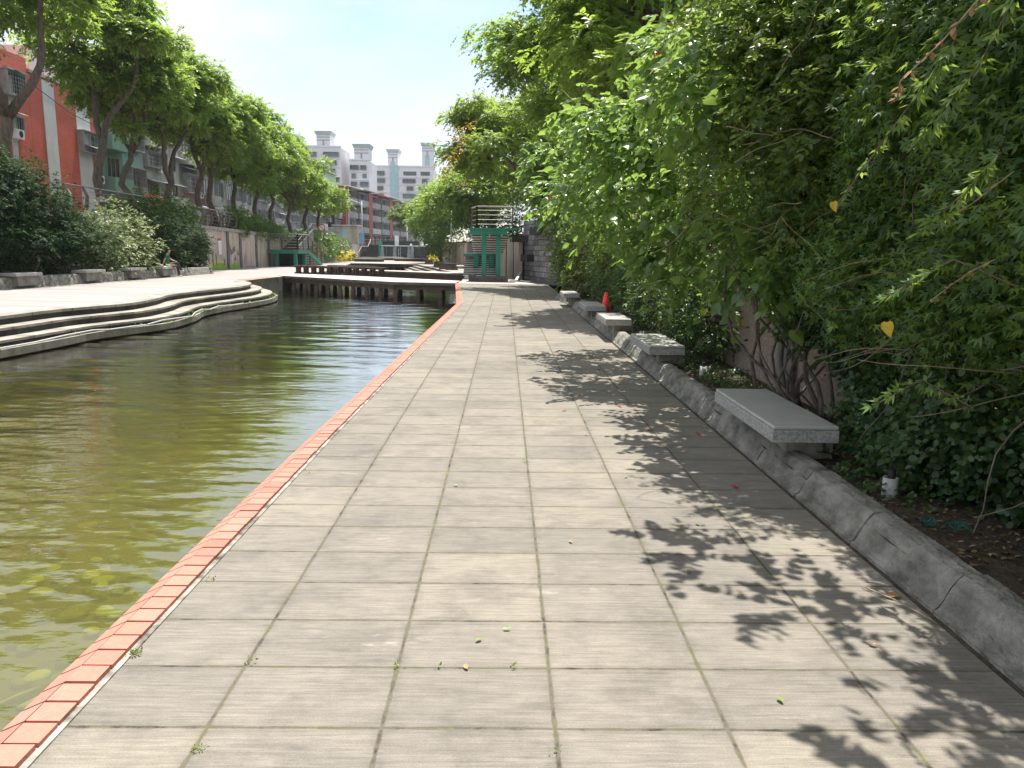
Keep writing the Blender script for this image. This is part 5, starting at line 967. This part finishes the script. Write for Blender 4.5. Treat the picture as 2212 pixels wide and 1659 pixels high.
# small leaved shrubs further on
RG = 'small leaved shrubs in the right planter'
shrub('small_leaf_shrub', 'tall pale yellow green small leaved shrub beyond the farthest bench', bl((1215,500,27,(.6,.9,.9),1),(1245,540,25,(.55,.9,.9),1),(1222,560,26,(.5,.8,.8),1),(1255,590,24,(.45,.8,.6),1),(1268,470,24,(.5,.8,.7),1)), 62, 8, .18, .072, 'oval', 'lf_small', 211, base=.12, stems=24, stem_r=.016, grp=RG, shell=.6, lump=.25)
shrub('small_leaf_shrub', 'pale bushy shrub just behind the red traffic cone', bl((1310,545,18.6,(.36,.6,.62),1),(1342,575,18.0,(.34,.6,.6),1),(1300,495,19,(.42,.6,.55),1),(1352,622,17.8,(.25,.5,.4),1)), 85, 8, .15, .06, 'oval', 'lf_small', 212, base=.12, stems=16, stem_r=.012, grp=RG, shell=.6, lump=.25)
shrub('small_leaf_shrub', 'dark bushy shrub right of the red cone, behind the third granite bench', [((2.55,y,z),(.38,.6,h)) for y,z,h in ((15.6,1.0,.75),(14.5,.9,.7),(13.6,1.0,.8),(15,1.7,.5))], 85, 8, .14, .056, 'oval', 'lf_fig', 213, base=.12, stems=22, stem_r=.012, grp=RG, shell=.6, lump=.25)
shrub('small_leaf_shrub', 'dense dark shrub behind the second granite bench', [((2.62,y,z),(.34,.6,h)) for y,z,h in ((12.4,.85,.65),(11.4,.8,.6),(10.4,.75,.55),(9.6,.65,.45),(11,1.35,.5),(9.9,1.3,.4))], 90, 8, .14, .054, 'oval', 'lf_fig', 217, base=.12, stems=26, stem_r=.012, grp=RG, shell=.6, lump=.25)
shrub('seedling_bush', 'small bright yellow green bush at the far end of the planter', bl((1206,590,25,(.26,.35,.42),1)), 80, 8, .12, .06, 'oval', 'lf_small', 214, base=.05, grp=RG)
shrub('small_leaf_shrub', 'dark thicket of small leaves behind the fourth and fifth granite benches', [((2.65,y,z),(.32,.9,h)) for y,z,h in ((18.6,.8,.6),(20.2,.9,.7),(21.8,1.0,.8),(23.4,1.0,.8))], 60, 8, .15, .06, 'oval', 'lf_fig', 215, base=.12, stems=20, stem_r=.012, grp=RG, shell=.6, lump=.25)
# tree-like broad leaf plant at the stone wall
shrub('glossy_shrub', 'upright plant with long glossy leaves beside the stone wall', bl((1172,365,27,(.6,.8,.7),1),(1185,420,26,(.5,.8,.6),1),(1158,325,28,(.45,.6,.5),1)), 34, 7, .25, .19, 'oval', 'lf_hib', 216, base=2.5, stems=6, stem_r=.03, droop=.6)
# creeper curtain near right -------------------------------------------------
def curtain(name, lab, Yr, zr, xs, n, leaf, tpl, m, seed, K=8, slen=.2, droop=.5, thick=.4, up=.4, hole=None, cat='creeper'):
    rg = np.random.default_rng(seed); y = rg.uniform(Yr[0], Yr[1], n); z = rg.uniform(zr[0], zr[1], n)
    x = xs(y, z) + thick*rg.random(n)**1.4 + .05*np.sin(y*5.1+z*3)+.07*np.sin(y*2.3-z*4.1+seed) + .05*np.sin(z*7+y*1.7)
    keep = x < 2.82
    if hole: keep &= ~hole(y, z)
    x, y, z = x[keep], y[keep], z[keep]; n = len(x); cl = rg.random(n)
    ax = nz(np.array([-.6,-.1,-droop])+rndunit(rg, n)*.9); side = nz(np.cross(ax, np.array([-.5,0,1.0])+rndunit(rg, n)*.4)); P, A, N, s, r = [], [], [], [], []
    L_ = slen*(.5+rg.random(n))
    for j in range(K):
        tt = (j//2+.5)/(K/2); sg = 1 if j % 2 else -1; P.append(np.stack([x,y,z],1)+ax*(L_*tt)[:,None]+np.array([0,0,-1])*(L_*tt*tt*.5)[:,None]); A.append(nz(ax*.6+side*sg*.9+rndunit(rg,n)*.35+np.array([0,0,-.3]))); N.append(nz(np.array([-.45,-.15,up])+rndunit(rg,n)*.55)); s.append(leaf*(.55+.75*rg.random(n))); r.append(np.clip(cl*.5+.5*rg.random(n),0,1))
    P = np.concatenate(P); P[:,0] = np.minimum(P[:,0], 2.8)
    t_ = thing(name, lab, cat, (2.6, (Yr[0]+Yr[1])/2, .12)); P = P-np.array([2.6,(Yr[0]+Yr[1])/2,.12]); leafmesh('foliage', P, np.concatenate(A), np.concatenate(N), np.concatenate(s), tpl, M[m], t_, np.concatenate(r), seed)
    return t_
def xs1(y, z):      # overhanging curtain: near the wall low down, bulging out above 1 m
    return 2.62 - np.clip((z-.9)/.5, 0, 1)*.42 - .12*np.clip((z-1.8)/1, 0, 1) - .06*np.clip((4.5-y), 0, 2)*(z > .9)
cv = curtain('wall_creeper', 'dense dark creeper curtain hanging over the right wall in the foreground', (.6, 6.8), (1.05, 3.9), xs1, 15000, .056, 'tri', 'lf_vine', 301, 8, .2)
def hole(y, z): return (y > 5.35+1.1*(z-.15)+.15*np.sin(z*9))
cf = curtain('climbing_fig', 'small round leaved climber covering the wall foot below the creeper', (.5, 7.0), (.14, 1.25), lambda y, z: 2.52-.16*np.clip((3.6-y),0,1.5)-.1*np.sin(y*3+1), 8500, .042, 'round', 'lf_fig', 302, 8, .13, .25, .3, hole=hole)
# inner dark twigs of the creeper
rnd = random.Random(12); mb = MB(); o3 = Vector(cv.location)
for k in range(130):
    y = rnd.uniform(1, 5.8); z = rnd.uniform(.9, 3.6); x = rnd.uniform(2.2, 2.75); a = Vector((x,y,z))-o3; e = a+Vector((rnd.uniform(-.5,.0), rnd.uniform(-.5,.4), rnd.uniform(-.7,.1))); limb(mb, a, e, .005, .002, rnd, .3, 4, 5)
mb.build('stem', M['bark2'], cv, True)
mb = MB()
for k in range(26): y = rnd.uniform(1.5, 4.6); z = rnd.uniform(.9, 1.5); a = Vector((2.45,y,z))-o3; e = a+Vector((-rnd.uniform(.3,.7), rnd.uniform(-.35,.35), rnd.uniform(-.3,.1))); limb(mb, a, e, .004, .0015, rnd, .25, 4, 5)
mb.build('twig', M['twig'], cv)
# long runners, each a line of leaves
def runner(t_, pts, n, leaf, tpl, m, seed, stem='twig', name='runner', r=.004):
    o_ = Vector(t_.location); pts = [Vector(p_)-o_ for p_ in pts]; cs = [pts[0]]; K = 24
    for k in range(1, K+1):
        f = k/K*(len(pts)-1); i = min(int(f), len(pts)-2); cs.append(pts[i].lerp(pts[i+1], f-i))
    mb = MB(); mb.tube(cs, r, 5); mb.build(name, M[stem], t_)
    rg = np.random.default_rng(seed); idx = rg.uniform(0, K-.01, n); P = np.array([cs[int(i)].lerp(cs[int(i)+1], i-int(i)) for i in idx]); d = np.array(pts[-1]-pts[0]); d /= np.linalg.norm(d); A = nz(d*.6+rndunit(rg,n)*.8+np.array([0,0,-.3])); N = nz(np.array([-.4,-.2,.8])+rndunit(rg,n)*.4)
    leafmesh('runner_leaf', P, A, N, leaf*(.55+.6*rg.random(n)), tpl, M[m] if isinstance(m, str) else m, t_, .5+.5*rg.random(n), seed)
for i, (a, b, c) in enumerate((((2062,90,3.0),(1985,200,3.1),(1810,440,3.5)), ((2212,-40,2.6),(2110,150,2.8),(1960,330,3.2)), ((2160,330,2.7),(2080,420,2.9),(1990,500,3.1)), ((2200,620,2.9),(2060,560,3.1),(1900,650,3.5)), ((2100,880,3.2),(1990,820,3.3),(1880,880,3.6)))):
    runner(cv, [at(*a), at(*b), at(*c)], 46, .06, 'tri', 'lf_vine', 400+i, 'bark2', r=.0035)
runner(cv, [at(2130,-20,2.5), at(2035,90,2.6), at(1945,175,2.75), at(1938,215,2.8)], 30, .034, 'oval', 'lf_dry', 420, 'twig', r=.003)
runner(cv, [at(2190,370,2.9), at(2100,440,3.0), at(2030,480,3.1)], 12, .03, 'oval', 'lf_dry', 421, 'twig', r=.002)
runner(cv, [at(2150,560,2.9), at(2090,590,3.0), at(2010,650,3.2)], 16, .03, 'oval', 'lf_dry', 422, 'twig', r=.002)
# conspicuous yellow leaves
for u, v, y, s_ in ((1915,712,3.45,.055),(1800,447,3.9,.04)):
    q = at(u, v, y)-o3; leafmesh('yellow_leaf', np.array([tuple(q+Vector((0,0,s_*.6)))]), np.array([(.2,-.1,-1.0)]), np.array([(-.8,-.55,.25)]), np.array([s_*1.35]), 'heart', M['yellow'], cv, None, 3)
# ground cover and netting, litter in the planter
cvr = curtain('x', 'y', (4.0, 14), (.12,.2), lambda y, z: 2.2+0*y, 900, .03, 'round', 'lf_fig', 303, 6, .08, .0, .5, up=1.5); cvr.name = 'ground_cover'
fo = cvr.children[0]; fo.parent = None; fo.location = cvr.location; fo.name = 'ground_cover'; tag(fo, kind='stuff'); bpy.data.objects.remove(cvr); fo.name = 'ground_cover'
rg = np.random.default_rng(77); n = 5200; P = np.stack([rg.uniform(2.06, 2.8, n), rg.uniform(1.5, 10, n)**1.0, .125+.01*rg.random(n)], 1)
lit = leafmesh('leaf_litter', P, rndunit(rg, n)*np.array([1,1,.15]), nz(np.array([0,0,1.0])+rndunit(rg, n)*.35), .012+.035*rg.random(n)**2, 'oval', M['lf_litter'], None, None, 7); tag(lit, kind='stuff')
mb = MB(); rnd = random.Random(9)
for k in range(14):
    cx, cy = rnd.uniform(2.15,2.7), rnd.choice((3.1,3.9,5.3,8.6,8.9))+rnd.uniform(-.3,.3); s_ = rnd.uniform(.04,.12); g_ = [[Vector((cx+i*s_/3, cy+j*s_/3, .13+rnd.uniform(0,.04))) for i in range(4)] for j in range(4)]
    for i in range(4):
        for j in range(3): mb.bar(g_[i][j], g_[i][j+1], .005, .004); mb.bar(g_[j][i], g_[j+1][i], .005, .004)
o = mb.build('garden_netting', M['mesh']); tag(o, 'torn scraps of green garden netting lying in the right planter soil', 'netting')

# fallen leaves and petals on the path
def bit(name, lab, cat, u, v, s_, m, grp, rot, tpl='oval', z=0.004):
    q = gz(u, v, 0); rg = np.random.default_rng(int(u*7+v)); a = np.array([(math.cos(rot), math.sin(rot), .08)]); o = leafmesh(name, np.array([(0,0,0.)]), a, np.array([(rg.normal()*.25, rg.normal()*.25, 1.0)]), np.array([s_]), tpl, m, None, None, 1); o.location = (q.x, q.y, z+.006); tag(o, lab, cat, grp); return o
bit('fallen_leaf', 'large curled brown leaf lying near the right kerb in the foreground', 'leaf', 1200*1.6-10, 1293, .085, M['dryleaf'], None, .2); 
for u, v in ((1503,1132),(1230,1170),(1040,1382),(1085,1362),(1010,1450),(1678,1510),(990,1051),(1590,997),(1350,937),(1512,1050),(1875,1395),(1485,1240),(1265,940),(1355,1031)): bit('fallen_leaf', 'small yellowish green leaf lying loose on the grey paving', 'leaf', u, v, .035, M['greenleaf'] if (u+v) % 3 else M['dryleaf'], 'small leaves lying loose on the paving', (u % 7))
for u, v in ((1404,930),(1506,939),(1345,825),(1342,880),(1215,888),(1245,855),(1535,905),(1586,1055),(1290,800)): bit('fallen_petal', 'crumpled red flower lying in the leaf shade on the paving', 'flower', u, v, .045, M['petal'], 'red flowers fallen on the paving', (u % 5), 'heart')
q = gz(1860,1265,.01); e = gz(2015,1340,.01); MB().tube([q, (q+e)/2+Vector((0,0,.01)), e], .003, 5).build('x', M['twig']); o = bpy.data.objects['x']; o.name = 'fallen_twig'; tag(o, 'thin dry twig lying on the paving beside the curled brown leaf', 'twig')
# weeds along the kerb
rg = np.random.default_rng(6); W = []
for u, v, n, s_ in ((293,1415,60,.014),(540,1435,12,.01),(430,1620,20,.012),(1110,1443,14,.008),(1178,1335,8,.008),(1135,1000,10,.01),(660,1020,20,.02),(455,1255,12,.01),(950,1445,10,.01),(860,1443,10,.01),(1202,1625,12,.007)):
    q = gz(u, v, 0); W.append(np.array([q.x, q.y, .01])+rg.normal(size=(n,3))*np.array([s_, s_, .006]))
W = np.concatenate(W); W[:,2] = np.abs(W[:,2]); n = len(W)
o = leafmesh('joint_weeds', W, nz(rndunit(rg,n)+np.array([0,0,.6])), rndunit(rg,n), .006+.009*rg.random(n), 'oval', M['lf_small'], None, None, 8); tag(o, kind='stuff')
# fish
for x, y, rz, l in ((-2.55,3.75,.9,'dark fish under the water at the left edge'), (-2.3,3.35,2.0,'second dark fish below the floating reflections near the lower left corner')):
    t_ = thing('fish', l, 'fish', (x, y, -.86), rz, None); b = MB(); b.tube([(-.2,0,0),(-.12,0,0),(0,0,0),(.1,0,0),(.17,.0,0)], [.008,.026,.035,.026,.008], 10); b.build('body', M['black'], t_, True); b = MB(); b.add([(-.19,0,0),(-.27,0,.04),(-.25,0,0),(-.27,0,-.035)], ((0,1,2,3),)); b.build('tail', M['black'], t_)
# submerged round stones
rg = np.random.default_rng(15); rnd = random.Random(15); SM = [mat('pond_stone_a', (.34,.35,.05), (.24,.26,.035), 6, .9), mat('pond_stone_b', (.14,.15,.025), (.09,.10,.018), 6, .9), mat('pond_stone_c', (.055,.06,.012), (.035,.038,.008), 6, .9)]
pr_ = None
for k in range(270):
    x, y = rnd.uniform(-3.9,-1.62), rnd.uniform(1.9, 6.0)
    m_ = SM[0] if rnd.random() < .22 else SM[1] if rnd.random() < .5 else SM[2]
    if k < 3 or not pr_: 
        mb = MB(); mb.ell((0,0,0), (.07,.056,.028), 12); base_ = mb.build('pond_stone', SM[k % 3], None, True); pr_ = (pr_ or []) + [base_]; o = base_
        if len(pr_) < 3: pass
    else: o = pr_[0].copy() if m_ is SM[0] else pr_[min(1,len(pr_)-1)].copy() if m_ is SM[1] else pr_[-1].copy(); COL.objects.link(o)
    o.location = (x, y, -1.0+rnd.uniform(0,.015)); s_ = rnd.uniform(.75,1.3); o.scale = (s_, s_, s_); o.rotation_euler = (0,0,rnd.uniform(0,3)); tag(o, 'smooth oval stone lying on the pond bed under the water', 'stone', 'oval stones on the pond bed')
# floating specks
o = bit('floating_paper', 'tiny white scrap floating on the green water', 'litter', 195, 846, .09, M['white'], None, .3, 'round'); q = gz(195,846,WATER); o.location = (q.x, q.y, WATER+.01)
# hose and plants on the channel kerb
o = MB(); pts = [(p_[0], p_[1]) for p_ in offs(TC, 1.02)][14:60:3]; rnd = random.Random(4); hp = [(x+rnd.uniform(-.08,.12), y, -.47+rnd.uniform(-.03,.05)) for x, y in pts]
o.tube(hp, .022, 6); o = o.build('hose', M['pipe'], None, True); tag(o, 'pale hose snaking along the low channel kerb of the steps', 'hose')
rg = np.random.default_rng(16); W = []
cc_ = offs(TC, .95); 
for i in range(12, len(cc_)-6, 3):
    if rg.random() < .75: W.append(np.array([cc_[i][0], cc_[i][1], -.52])+rg.normal(size=(int(rg.integers(8,50)),3))*np.array([.1,.16,.04]))
W = np.concatenate(W); n = len(W); o = leafmesh('water_edge_weeds', W, nz(rndunit(rg,n)+np.array([0,0,.5])), rndunit(rg,n), .04+.05*rg.random(n), 'oval', M['lf_bright'], None, None, 8); tag(o, kind='stuff')

# ------------------------------------------------------------------ street furniture
def pole(name, lab, x, y, z0, h, r=.09, arm=None, grp='lamp posts on the streets', m='lamp', cat='street lamp', head=True):
    t_ = thing(name, lab, cat, (x, y, z0), 0, grp); MB().tube([(0,0,0),(0,0,h)], [r, r*.7], 10).build('pole', M[m], t_, True)
    if arm:
        a = Vector((0,0,h*.93)); e = Vector((arm,0,h*1.02)); MB().tube([Vector((.5 if arm < 0 else -.5,0,h*.85)), a, a.lerp(e,.5)+Vector((0,0,.3)), e], .06, 8).build('arm', M[m], t_, True)
        MB().box(e.x-.45,e.x+.45,-.15,.15,e.z-.08,e.z+.05).build('lamp_head', M['white'], t_, bevel=.03)
    return t_
y = 23.8/((1091-391)/FPX); pole('lamp_post', 'tall white lamp post in front of the grey shop building', -23.8, y, zl(y), atx(383,270,-23.8).z-zl(y), .13, m='white')
y = 23.8/((1091-503)/FPX); pole('lamp_post', 'second white lamp post among the left trees', -23.8, y, zl(y), 6.4, .12, m='white')
a = at(783,520,125); pole('street_lamp', 'grey street lamp with a long arm before the brown terrace', a.x, 125, 2.4, at(781,434,125).z-2.4, .12, -3.2)
a = at(975,530,84); pole('lamp_post', 'slim green and grey lamp post above the pale panel wall', a.x, 84, 2.4, at(975,454,84).z-2.4, .1, m='lamp')
a = at(870,520,133); pole('lamp_post', 'white post standing on the weir top', a.x, 139, 2.4, 4.2, .12, m='white')
# no-entry sign
a = at(695.5,492,78); t_ = thing('round_sign', 'round white sign with a red ring at the top of the left stairs', 'sign', (a.x, 78, 2.6)); MB().tube([(0,0,0),(0,0,a.z-2.6)], .035, 8).build('post', M['white'], t_)
b = MB(); b.tube([(0,-.05,a.z-2.6),(0,-.07,a.z-2.6)], .36, 24); b.build('ring', MU['r'], t_); b = MB(); b.tube([(0,-.072,a.z-2.6),(0,-.08,a.z-2.6)], .27, 24); b.build('face', M['white'], t_); MB().bar((-.2,-.085,a.z-2.6+.2),(.2,-.085,a.z-2.6-.2),.006,.05).build('bar', MU['r'], t_)
# black hanging shop sign
a = at(706,472,140); t_ = thing('shop_sign', 'black upright shop sign with a pale roof symbol and white lettering', 'sign', (a.x, 140, 0)); wd = 45*140/FPX/2*.5; wd = 1.9; h0, h1 = at(706,490,140).z, at(706,456,140).z
MB().box(-wd*.75, wd*.75, 0, .25, h0, h1).build('board', M['black'], t_); b = MB(); b.add([(-.8,-.01,h1-1.0),(.8,-.01,h1-1.0),(.45,-.01,h1-.5),(-.45,-.01,h1-.5)], ((0,1,2,3),)); b.build('symbol', M['roofwhite'], t_); text('三味', (0,-.01,(h0+h1)/2-.2), (R(90),0,0), 1.0, M['white'], t_); MB().tube([(0,.1,2.4),(0,.1,h0)], .06, 8).build('post', M['lamp'], t_)
# site huts and fence at the far street
fh = thing('site_hut', 'small teal and beige hut above the ivy wall', 'hut', (at(745,510,118).x, 118, 2.4)); MB().box(-1.6,1.8,0,3,0,2.6).build('wall', M['render_beige'], fh); MB().box(-1.0,.4,-.03,-.002,0,2.0).build('door', M['wall_teal'], fh); MB().box(-1.9,2.1,-.3,3.2,2.602,2.75).build('roof', M['render_pale'], fh)
fh = thing('street_fence', 'low grey barrier fence along the far street behind the weir', 'fence', (0,0,0)); 
x0 = at(760,515,146).x; x1 = at(940,515,146).x; MB().box(x0,x1,145.9,146,3.35,3.45).build('rail', M['lamp'], fh); MB().box(x0,x1,145.9,146,2.7,2.8).build('rail', M['lamp'], fh)
for k in range(22): x = x0+(x1-x0)*k/21; MB().box(x-.06,x+.06,145.88,146.02,2.4,3.5).build('post', M['railbrown'], fh)
for u, m_, l in ((768,'poster','blue poster panel on the far street fence'),(783,'redp','panel with an orange stripe on the far street fence')):
    pass
pb = thing('poster_panel', 'blue printed panel standing by the far street fence', 'panel', (at(768,515,120).x, 120, 2.4)); MB().box(-1.3,1.3,0,.1,.15,1.6).build('panel', mat('blue_print', (.12,.3,.55), (.3,.42,.55), 2, .6), pb); MB().box(-1.2,-1.1,.1,.2,0,1.5).build('leg', M['lamp'], pb); MB().box(1.1,1.2,.1,.2,0,1.5).build('leg', M['lamp'], pb)

# scooters and bicycle on the left street
def wheel(b, x, z, r, w_=.05, m=0): 
    n = 20; pts = [Vector((x+math.cos(2*math.pi*k/n)*r, 0, z+math.sin(2*math.pi*k/n)*r)) for k in range(n+1)]; b.tube(pts, w_/2, 6, m, False)
def scooter(lab, loc, rz, body='white', s=1.0):
    t_ = thing('scooter', lab, 'scooter', loc, rz, 'scooters parked on the streets'); t_.scale = (s,s,s)
    for x in (-.6,.62): b = MB(); wheel(b, x, .25, .21, .1); b.tube([(x,-.04,.25),(x,.04,.25)], .08, 10); b.build('wheel', M['black'], t_, True)
    b = MB(); b.tube([(-.85,0,.62),(-.55,0,.58),(-.15,0,.5),(.05,0,.32),(.35,0,.3),(.47,0,.62),(.42,0,.95)], [.06,.17,.18,.13,.11,.16,.07], 10); b.build('body', M[body], t_, True)
    b = MB(); b.tube([(.5,0,.55),(.52,0,.8),(.44,0,1.0)], [.17,.16,.05], 10); b.build('front_shield', M[body], t_, True)
    MB().box(-.75,-.02,-.14,.14,.72,.82).build('seat', M['black'], t_, bevel=.03); MB().tube([(.36,-.32,1.02),(.42,0,.98),(.36,.32,1.02)], .018, 6).build('handlebar', M['black'], t_); MB().tube([(.55,0,.25),(.5,0,.6)], .03, 6).build('fork', M['black'], t_); MB().box(.56,.63,-.07,.07,.72,.84).build('headlight', M['gaplight_trim'], t_)
    for s_ in (-1,1): MB().tube([(.38,s_*.2,1.02),(.42,s_*.3,1.2)], .01, 5).ell((.42,s_*.3,1.24), (.02,.06,.04), 6).build('mirror', M['black'], t_)
scooter('white scooter parked behind the curved railing on the left', (-21.2, 38.4, zl(38)), R(-60), 'white', 1.15); scooter('grey scooter seen through the short railing above the painted wall', (-21.2, 53.6, zl(53)), R(70), 'render_pale', 1.1)
scooter('small dark scooter parked at the far wall foot by the yellow shrubs', (-20.6, 103, 0), R(200), 'black', 1.2)
t_ = thing('bicycle', 'purple bicycle with a front basket parked behind the curved railing', 'bicycle', (-20.9, 41.2, zl(41)), R(-75)); M['purple'] = mat('purple_frame', (.14,.10,.28), (.1,.07,.2), 5, .4)
for x in (-.52,.52):
    b = MB(); wheel(b, x, .34, .32, .04); 
    for k in range(8): b.tube([(x,0,.34),(x+.31*math.cos(k*math.pi/4),0,.34+.31*math.sin(k*math.pi/4))], .003, 4)
    b.build('wheel', M['black'], t_)
b = MB(); 
for p_, q_ in (((-.52,0,.34),(-.05,0,.3)),((-.05,0,.3),(-.15,0,.8)),((-.52,0,.34),(-.14,0,.7)),((-.05,0,.3),(.36,0,.75)),((-.13,0,.6),(.36,0,.62)),((.36,0,.62),(.52,0,.34)),((.36,0,.62),(.3,0,1.0))): b.tube([p_, q_], .022, 6)
b.build('frame', M['purple'], t_); MB().box(-.28,-.02,-.08,.08,.82,.87).build('saddle', M['black'], t_, bevel=.02); MB().tube([(.22,-.27,1.03),(.32,0,1.0),(.22,.27,1.03)], .014, 6).build('handlebar', M['black'], t_); b = MB(); b.box(.38,.66,-.17,.17,.72,.96); b.build('basket', M['awn'], t_)

# ------------------------------------------------------------------ seated person
def person(loc, rz):
    t_ = thing('person', 'person in green t-shirt and black trousers sitting sideways on the bench, leaning on one hand', 'person', loc, rz)
    V, E, Rr = [], [], []
    def add(p_, r, par=None): V.append(p_); Rr.append(r); i = len(V)-1; (E.append((par, i)) if par is not None else None); return i
    # +x = forward (towards the path and right), y = sideways, bench top at z=.56
    pel = add((0,0,.66), (.15,.13)); ab = add((-.03,0,.82), (.13,.115), pel); ch = add((-.02,0,1.0), (.155,.12), ab); sh = add((.02,0,1.13), (.13,.09), ch); nk = add((.05,0,1.2), (.055,.055), sh); hd0 = add((.07,0,1.27), (.075,.07), nk); hd = add((.09,0,1.35), (.092,.08), hd0); add((.08,0,1.43), (.06,.06), hd)
    for s_ in (-1, 1):
        shd = add((.0,s_*.17,1.12), (.06,.06), sh)
        if s_ < 0: el = add((-.13,s_*.25,.88), (.043,.043), shd); wr = add((-.22,s_*.24,.64), (.03,.03), el); hn = add((-.23,s_*.24,.59), (.035,.02), wr)
        else: el = add((.12,s_*.23,.9), (.043,.043), shd); wr = add((.32,s_*.14,.80), (.03,.03), el); hn = add((.39,s_*.11,.78), (.035,.02), wr)
        for k in range(5):
            dirx = 1; q = V[hn]; f = add((q[0]+.03, q[1]+(k-2)*.018, q[2]+(-.005 if s_ > 0 else -.01)), (.010,.009), hn); add((q[0]+.065-(.02 if k in (0,4) else 0), q[1]+(k-2)*.021, q[2]-.03*(s_ > 0)), (.007,.007), f)
        hp = add((.04,s_*.09,.64), (.105,.1), pel)
        if s_ > 0: kn = add((.46,s_*.1,.70), (.07,.07), hp); an = add((.62,s_*.06,.36), (.045,.045), kn); add((.62,s_*.06,.31), (.045,.04), an); add((.75,s_*.05,.28), (.04,.028), an)
        else: kn = add((.46,s_*.1,.58), (.07,.07), hp); an = add((.5,s_*.12,.1), (.045,.045), kn); add((.5,s_*.12,.05), (.045,.04), an); add((.66,s_*.12,.035), (.042,.028), an)
    me = bpy.data.meshes.new('body'); me.from_pydata(V, E, []); o = bpy.data.objects.new('body', me); COL.objects.link(o)
    md = o.modifiers.new('skin', 'SKIN'); 
    for i, r in enumerate(Rr): me.skin_vertices[0].data[i].radius = r
    me.skin_vertices[0].data[0].use_root = True
    o.modifiers.new('sub', 'SUBSURF').levels = 2; bpy.context.view_layer.update()
    m2 = bpy.data.meshes.new_from_object(o.evaluated_get(bpy.context.evaluated_depsgraph_get())); bpy.data.objects.remove(o)
    for k in ('skin','shirt','trouser','shoe'): m2.materials.append(M[k])
    for f in m2.polygons:
        c = f.center; f.use_smooth = True; mi = 0
        arm = abs(c.y) > .165 and c.z < 1.0 or (c.x > .14 and c.z > .74 and c.z < 1.0)
        if c.z > 1.17: mi = 0
        elif arm and c.z > .56 and not (abs(c.y) < .19 and c.z < .78 and c.x > .3 and False): mi = 0 if c.z < .97 else 1
        elif c.z > .7 and c.x < .25: mi = 1
        elif c.x > .46 and (c.z < .12 or (c.y > 0 and c.z < .36 and c.x > .55)): mi = 3
        else: mi = 2
        if c.x > .3 and c.z < .76 and mi == 0 and c.y > 0: mi = 2
        if mi == 0 and c.z < .56: mi = 2
        f.material_index = mi
    o = bpy.data.objects.new('body', m2); COL.objects.link(o); o.parent = t_
    b = MB(); b.ell((.065,0,1.40), (.105,.092,.085), 12); b.ell((.03,0,1.36), (.075,.088,.09), 12); b.build('hair', M['hair'], t_, True)
    b = MB(); b.ell((.178,0,1.345), (.016,.011,.02), 6); b.build('nose', M['skin'], t_, True)
    b = MB(); b.ell((.168,.03,1.365), (.008,.012,.007), 6); b.ell((.168,-.03,1.365), (.008,.012,.007), 6); b.build('eyes', M['hair'], t_); b = MB(); b.box(.166,.172,-.02,.02,1.307,1.313); b.build('mouth', M['petal'], t_)
    for s_ in (-1,1): b = MB(); b.ell((.085,s_*.09,1.345), (.02,.01,.03), 6); b.build('ear', M['skin'], t_, True)
    return t_
person((-17.15, 39.75, 0), R(20))
t_ = thing('paper_cup', 'small white box resting on the bench beside the seated person', 'box', (-16.98, 39.45, .555)); MB().box(-.05,.05,-.06,.06,0,.11).build('carton', M['white'], t_)

# thin air: far things fade a little
hz, t, p = newmat('air'); t.nodes.remove(p); vol = nn(t, 'ShaderNodeVolumePrincipled'); vol.inputs['Color'].default_value = (.9,.95,1,1); vol.inputs['Density'].default_value = .0002; vol.inputs['Anisotropy'].default_value = 0
t.links.new(vol.outputs[0], t.nodes['Material Output'].inputs['Volume'])
tag(MB().box(-170, 170, -30, 460, -3.2, 62).build('haze', hz), kind='stuff')
